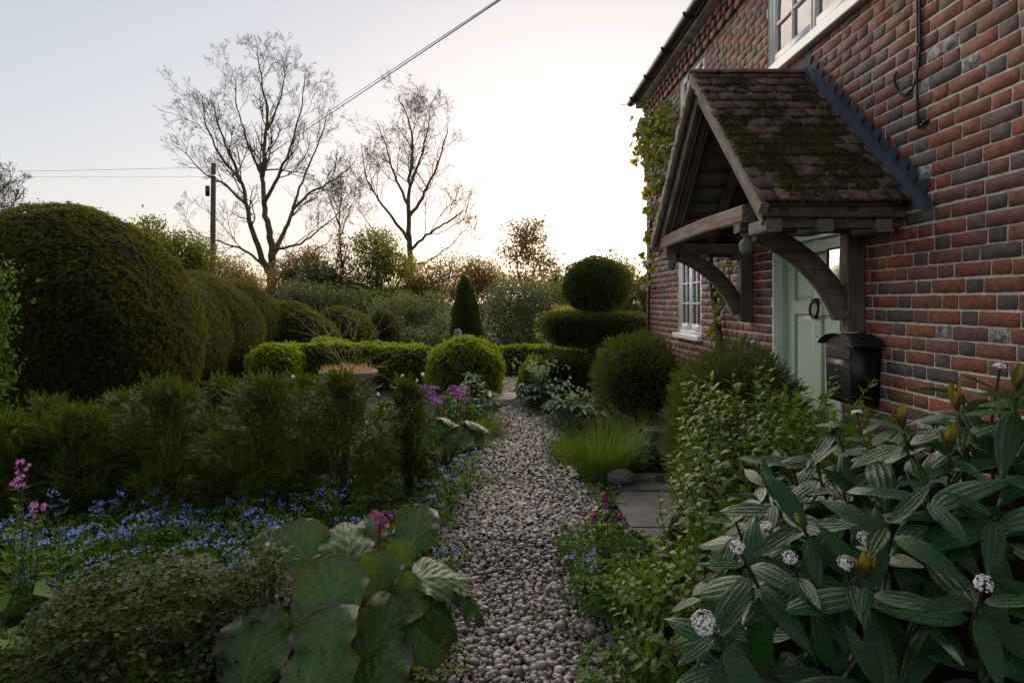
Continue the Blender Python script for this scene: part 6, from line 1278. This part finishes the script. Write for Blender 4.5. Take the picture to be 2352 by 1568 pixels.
for i, (px, py, d, lab) in enumerate(((1390, 1138, 3.4, 'tallest purple fritillary beside the dark slab'), (1367, 1185, 3.4, 'short purple fritillary left of the tallest'), (1428, 1180, 3.5, 'dark purple fritillary bud against the slab'), (1560, 1480, 2.2, 'low purple flower under the viburnum leaves'))):
    p = P(px, py, d); o = thing('fritillary', lab, 'fritillary', (p[0], d, 0), fg_); b = MB(); b.tube([(p[0] + 0.02, d, 0), (p[0] + 0.012, d, p[2] * 0.6), (p[0], d, p[2] + 0.02)], 0.0025, 6); b.build('stem', M['redstem'], o)
    for k in range(3 if i == 0 else 1):
        b = MB(); s = 0.62 if i == 2 else 1.0; b.lathe([(0.002, 0.016 * s), (0.010 * s, 0.012 * s), (0.014 * s, 0), (0.013 * s, -0.014 * s), (0.016 * s, -0.022 * s)], (p[0] + 0.006 * (k - 1), d - 0.01 * k, p[2] - 0.022 * k), 8); b.build('flower_bell', M['magenta'], o, True)
# daffodils gone over, pale among the young yews
dg = 'daffodils among the young yews'
for i, (px, py, y_) in enumerate(((673, 864, 0), (724, 876, 0), (811, 898, 0), (870, 904, 0), (924, 862, 0), (958, 872, 0), (970, 858, 0), (944, 928, 0), (880, 938, 1), (950, 940, 0))):
    d = 5.05 + 0.12 * (i % 3); p = P(px, py, d); lab = 'yellow daffodil among the young yews' if y_ else 'small white daffodil nodding among the young yews'
    o = thing('daffodil', lab, 'daffodil', (p[0], d, 0), None if y_ else dg); b = MB(); b.tube([(p[0], d, 0), (p[0] + 0.01, d, p[2] * 0.6), (p[0], d, p[2])], 0.004, 6); b.build('stem', M['greenstem'], o)
    b = MB(); b.inst(PETALS, p[None], frames(np.array([[0.3 * (-1) ** i, -0.8, -0.25]]), np.array([0, 0, 1.0])), np.array([0.019])); b.lathe([(0.006, 0.0), (0.007, -0.009), (0.009, -0.016)], p + [0, -0.01, 0], 8); b.build('flower', M['yellow' if y_ else 'whitep'], o)
    b = MB(); q = rng(i); m = 5; s = q.uniform(0.25, 0.5, m); b.inst(STRIP, np.tile([p[0], d, 0], (m, 1)) + q.normal(0, 0.02, (m, 3)) * [1, 1, 0], frames(np.stack([q.normal(0, .3, m), q.normal(0, .3, m), np.ones(m)], -1), rdir(q, m)), np.stack([np.full(m, 0.012), s, s * 0.5], -1)); b.build('foliage', M['herbblue'], o)
# grasses
def tuft(name, label, base, n, h, R, seed, mat, wd=0.005, lean=0.55, group=None):
    r = rng(seed); o = thing(name, label, 'grass', base, group); a = r.uniform(0, 2 * PI, n); rr_ = R * np.sqrt(r.uniform(0, 1, n)); s = h * np.clip(r.normal(0.8, 0.22, n), 0.3, 1.25)
    p = np.array(base) + np.stack([np.cos(a) * rr_, np.sin(a) * rr_, np.zeros(n)], -1); tl = lean * r.uniform(0.2, 1.0, n); d0 = np.stack([np.cos(a) * tl, np.sin(a) * tl, np.ones(n)], -1)
    b = MB(); b.inst(STRIP, p, frames(d0, np.stack([np.cos(a), np.sin(a), 0.2 * np.ones(n)], -1)), np.stack([np.full(n, wd) * r.uniform(0.7, 1.3, n), s, -s * 2.2 * tl], -1)); b.build('blades', mat, o); return o
tuft('grass_tuft', 'big soft green grass tuft beside the boulder', (bx(1385, 5.4), 5.4, 0), 1100, 0.50, 0.22, 671, M['grass'], 0.0045, 1.0)
tuft('grass_tuft', 'looser grass growing out behind the big green tuft', (bx(1440, 6.0), 6.0, 0), 500, 0.5, 0.3, 672, M['grass'], 0.005, 0.8)
tuft('grass_tuft', 'low bright grass left of the big tuft along the path', (bx(1310, 6.1), 6.1, 0), 500, 0.22, 0.25, 673, M['grass'], 0.005, 0.9)
tuft('grass_tuft', 'short grass below the far hellebore left of the path end', (bx(1100, 7.2), 7.2, 0), 600, 0.24, 0.3, 674, M['grass'], 0.006, 0.9)
tuft('grass_tuft', 'thin grass blades among the forget-me-nots', (bx(470, 2.95), 2.95, 0), 90, 0.42, 0.4, 675, M['herb'], 0.006, 0.6)
tuft('grass_tuft', 'few pale arching blades in the bottom left corner', (bx(30, 2.0), 2.0, 0), 16, 0.36, 0.1, 676, M['herbblue'], 0.008, 1.2)
# ground cover in the beds
r = rng(681); b = MB(); ROS = merge([put(LEAF4, (0, 0, 0), (math.cos(a), math.sin(a), 0.35), (0, 0, 1), (0.45, 1, 1)) for a in np.arange(6) * 1.047])
def scatter(n, x0, x1, y0, y1, s0, s1, T, cond, zj=0.05):
    x = r.uniform(x0, x1, n); y = r.uniform(y0, y1, n); k = cond(x, y); x, y = x[k], y[k]; m = len(x)
    b.inst(T, np.stack([x, y, r.uniform(0.0, zj, m)], -1), frames(np.stack([r.normal(0, 1, m), r.normal(0, 1, m), r.normal(0, .15, m)], -1), np.array([0, 0, 1.0]) + r.normal(0, .25, (m, 3))), r.uniform(s0, s1, m))
leftb = lambda x, y: (x < xl(y) - 0.02)
rightb = lambda x, y: (x > xr(y) + 0.0) & ~((x > 0.78) & (y > 3.4) & (y < 5.5) & (x < 1.85))
scatter(2600, -3.8, -0.1, 2.0, 5.2, 0.03, 0.075, ROS, leftb, 0.09)
scatter(1500, -3.2, 0.0, 5.2, 9.3, 0.04, 0.09, ROS, leftb, 0.08)
scatter(1300, 0.4, 2.0, 2.0, 9.3, 0.02, 0.055, ROS, rightb, 0.06)
scatter(1500, -1.2, 0.0, 3.6, 5.4, 0.02, 0.05, PALM, leftb, 0.10)
tag(b.build('ground_cover', M['herb']), 'low leafy ground cover filling the flower beds', None, None, 'stuff')
b = MB(); edge = lambda x, y: (np.minimum(abs(x - xl(y) - wob(y, 1)), abs(x - xr(y) - wob(y, 3))) < 0.03 + 0.20 * (np.sin(y * 3.7 + 2.2 * np.sin(y * 1.3) + x * 3) > 0.15) * r.uniform(0, 1, len(x)))
scatter(14000, -0.75, 1.0, 2.1, 9.2, 0.012, 0.042, ROS, edge, 0.035)
scatter(700, -0.4, 0.6, 2.6, 6.0, 0.012, 0.028, ROS, lambda x, y: (np.sin(x * 9 + y * 4) + np.sin(y * 7.3 - x * 3) > 1.25), 0.03)
tag(b.build('path_weeds', M['grass']), 'small weeds creeping over the pebble path edges', None, None, 'stuff')
b = MB(); x = r.uniform(0.3, 0.9, 2600); y = r.uniform(2.3, 4.2, 2600); k = (x > xr(y) - 0.04) & (np.sin(x * 14) + np.sin(y * 11) > 0.4); x, y = x[k], y[k]; m = len(x)
b.inst(LUMP, np.stack([x, y, np.full(m, 0.006)], -1), randR(r, m), r.uniform(0.01, 0.03, m)); tag(b.build('moss_patch', M['moss'], None, True), 'yellow-green moss on the ground right of the path', None, None, 'stuff')
b = MB(); x = r.uniform(-0.9, 1.0, 900); y = r.uniform(2.2, 5.5, 900); k = ((x > xr(y)) & (x < xr(y) + 0.22)) | ((x < xl(y)) & (x > xl(y) - 0.18)); x, y = x[k], y[k]; m = len(x)
b.inst(T1[0], np.stack([x, y, np.full(m, 0.014)], -1), randR(r, m), r.uniform(0.02, 0.042, m)); tag(b.build('stray_pebbles', M['pebble'], None, True), 'stray pebbles scattered beside the path', None, None, 'stuff')

# ------------------------------------------------------------------ stones, bowl, posts, twigs, climbers
def stone(name, label, cat, c, rad, seed, mat):
    bm = bmesh.new(); bmesh.ops.create_icosphere(bm, subdivisions=4, radius=1.0); q = random.Random(seed); a = [q.uniform(0, 6) for _ in range(6)]
    for v in bm.verts:
        k = 1 + 0.05 * math.sin(v.co.x * 3 + a[0]) + 0.05 * math.sin(v.co.y * 4 + a[1]) + 0.03 * math.sin(v.co.z * 6 + v.co.x * 4 + a[2]); v.co = Vector((c[0] + v.co.x * rad[0] * k, c[1] + v.co.y * rad[1] * k, c[2] + v.co.z * rad[2] * k))
    return tag(obj_bm(name, bm, mat, None, True), label, cat)
stone('boulder', 'smooth oval grey boulder on the paving beside the grass tuft', 'boulder', (bx(1426, 5.15), 5.15, 0.075), (0.120, 0.085, 0.062), 3, M['boulder'])
stone('pebble_stone', 'tan broken stone at the right path edge near the bottom', 'stone', (bx(1590, 2.3), 2.3, 0.02), (0.028, 0.022, 0.02), 5, M['sand'])
bw = thing('stone_bowl', 'grey stone bowl with dry straw-coloured stems behind the young yews', 'planter', (bx(800, 7.2), 7.2, 0)); cc = (bx(800, 7.2), 7.2, 0)
b = MB(); b.lathe([(0.14, 0.0), (0.13, 0.3), (0.11, 0.46), (0.20, 0.56), (0.30, 0.64), (0.335, 0.70), (0.33, 0.725), (0.305, 0.73), (0.28, 0.68), (0.0, 0.66)], cc, 32); b.build('bowl', M['stonebowl'], bw, True)
r = rng(701); n = 900; a = r.uniform(0, 2 * PI, n); rr_ = 0.27 * np.sqrt(r.uniform(0, 1, n)); s = r.uniform(0.05, 0.17, n)
b = MB(); b.inst(STRIP, np.stack([cc[0] + np.cos(a) * rr_, cc[1] + np.sin(a) * rr_, np.full(n, 0.67)], -1), frames(np.stack([r.normal(0, .5, n), r.normal(0, .5, n), np.ones(n)], -1), rdir(r, n)), np.stack([np.full(n, 0.006), s, s], -1)); b.build('dry_stems', M['straw'], bw)
tw = thing('twiggy_shrub', 'spindly bare shrub of yellow-green twigs above the stone bowl', 'shrub', (bx(800, 7.6), 7.6, 0)); b = MB(); r = rng(711)
def tws(p, v, L, rad, lvl):
    pts = [p]; c = p.copy(); n = 6
    for i in range(n): v = nrm(v + r.normal(0, 0.13, 3) + np.array([0, 0, 0.02])); c = c + v * L / n; pts.append(c.copy())
    b.tube(pts, np.linspace(rad, rad * 0.45, n + 1), 5, cap=False)
    if lvl < 2:
        for k in range(3 if lvl == 0 else 2):
            i = r.integers(1, n); a = nrm(np.array(pts[i + 1]) - pts[i]); sd = nrm(np.cross(a, rdir(r, 1)[0])); tws(pts[i], nrm(a + sd * r.uniform(0.5, 1.1)), L * r.uniform(0.35, 0.65), rad * 0.6, lvl + 1)
base = P(803, 850, 7.6)
b.tube([(base[0], 7.6, 0), (base[0], 7.6, base[2] * 0.5), base], [0.016, 0.013, 0.010], 6)
for (px, py) in ((720, 700), (762, 690), (800, 650), (835, 730), (900, 690), (955, 745), (690, 735), (870, 720), (640, 745), (850, 800), (930, 800), (960, 855), (740, 780)):
    t = P(px, py, 7.6 + r.normal(0, 0.25)); tws(base + r.normal(0, 0.012, 3), nrm(t - base), np.linalg.norm(t - base), 0.0042, 0)
b.build('twigs', M['willow'], tw)
gp = tag(bbox('wooden_post', (bx(1570, 5.9) , 5.86, 0), (bx(1588, 5.9), 5.95, EYE - (842 - CY) / F * 5.9), M['oak_grey'], None, 0.006, 0.003, 8), 'short weathered grey wooden post between the two yew bushes', 'post')
fp_ = thing('stone_post', 'small round-topped stone post behind the box ball', 'post', (bx(1051, 12), 12, 0)); b = MB(); b.lathe([(0.075, 0), (0.07, 0.82), (0.09, 0.84), (0.075, 0.88), (0.08, 0.95), (0.05, 1.0), (0.0, 1.01)], (bx(1051, 12.0), 12.0, 0), 14); b.build('post', M['stonebowl'], fp_, True)
tag(bbox('stone_ledge', (bx(1478, 6.0), 5.85, 0.26), (bx(1478, 6.0) + 0.34, 6.1, 0.31), M['slate'], None, 0.006, 0.004, 9), 'flat grey stone ledge between the yew bushes', 'stone ledge')
b = MB(); b.box((bx(1478, 6.0) + 0.04, 5.9, 0), (bx(1478, 6.0) + 0.30, 6.05, 0.258)); b.build('support', M['boulder'], bpy.data.objects['stone_ledge'])
VINE = merge([put(LEAF, (0, 0, 0), (math.sin(a), math.cos(a), 0), (0, 0, 1), (0.75, 1 - 0.28 * abs(a), 1)) for a in (-0.9, 0, 0.9)])
cl = thing('climbing_vine', 'leafy green vine climbing the far corner of the cottage behind the porch', 'climber', (XW - 0.1, 8.6, 0)); r = rng(721); b, sb = MB(), MB(); pos = []
for (px, py, sp, k) in ((1500, 300, 26, 130), (1530, 260, 16, 40), (1485, 345, 22, 70), (1515, 350, 22, 80), (1480, 300, 14, 24), (1505, 420, 18, 60), (1498, 480, 10, 26), (1490, 540, 8, 14), (1487, 600, 8, 16), (1484, 650, 6, 12)):
    for _ in range(k):
        x, y = r.normal(px, sp * 0.6), r.normal(py, sp * 0.9); dd = F * (XW - r.uniform(0.03, 0.22)) / max(x - CX, 250); pos.append(P(x, y, min(dd, 8.95)))
pos = np.array(pos); pos[:, 0] = np.minimum(pos[:, 0], XW - 0.03); n = len(pos); b.inst(VINE, pos, frames(np.array([-0.3, -0.2, -0.7]) + r.normal(0, 0.45, (n, 3)), np.array([-0.8, -0.6, 0.5]) + r.normal(0, 0.4, (n, 3))), r.uniform(0.06, 0.115, n)); b.build('foliage', M['vine'], cl)
sb.tube([(XW - 0.03, 8.7, 0), (XW - 0.04, 8.6, 1.2), (XW - 0.04, 8.5, 2.4), (XW - 0.08, 8.2, 3.2), (XW - 0.1, 7.9, 3.9)], [0.02, 0.018, 0.014, 0.01, 0.005], 6); sb.tube([(XW - 0.04, 8.5, 2.4), (XW - 0.06, 7.9, 3.1), (XW - 0.05, 7.5, 3.6)], [0.01, 0.007, 0.003], 5); sb.build('stems', M['stem'], cl, True)
wv = thing('wall_vine', 'gnarled woody vine stem on the wall between window and door', 'climber', (XW - 0.06, 5.9, 0)); b = MB()
def ow(px, py, off=0.05): d = F * (XW - off) / (px - CX); return np.array([XW - off, d, EYE - (py - CY) / F * d])
b.tube([ow(1668, 1010), ow(1662, 900), ow(1656, 820), ow(1648, 740), ow(1640, 690), ow(1634, 640), ow(1632, 590), ow(1640, 540)], [0.042, 0.04, 0.036, 0.032, 0.03, 0.027, 0.022, 0.018], 9); b.tube([ow(1642, 830), ow(1646, 770), ow(1650, 720), ow(1668, 690), ow(1676, 650), ow(1672, 600), ow(1668, 560)], [0.009, 0.008, 0.007, 0.006, 0.005, 0.005, 0.004], 6); b.build('stems', M['stem'], wv, True)
r = rng(731); pos = [ow(r.normal(a, 5), r.normal(c_, 12), 0.09) for a, c_ in ((1650, 715), (1646, 735), (1655, 690), (1640, 755), (1672, 610), (1668, 575), (1676, 590), (1640, 775), (1652, 660)) for _ in range(5)]; pos = np.array(pos); n = len(pos)
b = MB(); b.inst(VINE, pos, frames(np.array([-0.3, -0.2, -0.5]) + r.normal(0, 0.5, (n, 3)), np.array([-0.7, -0.7, 0.4]) + r.normal(0, 0.4, (n, 3))), r.uniform(0.035, 0.07, n)); b.build('foliage', M['vine'], wv)
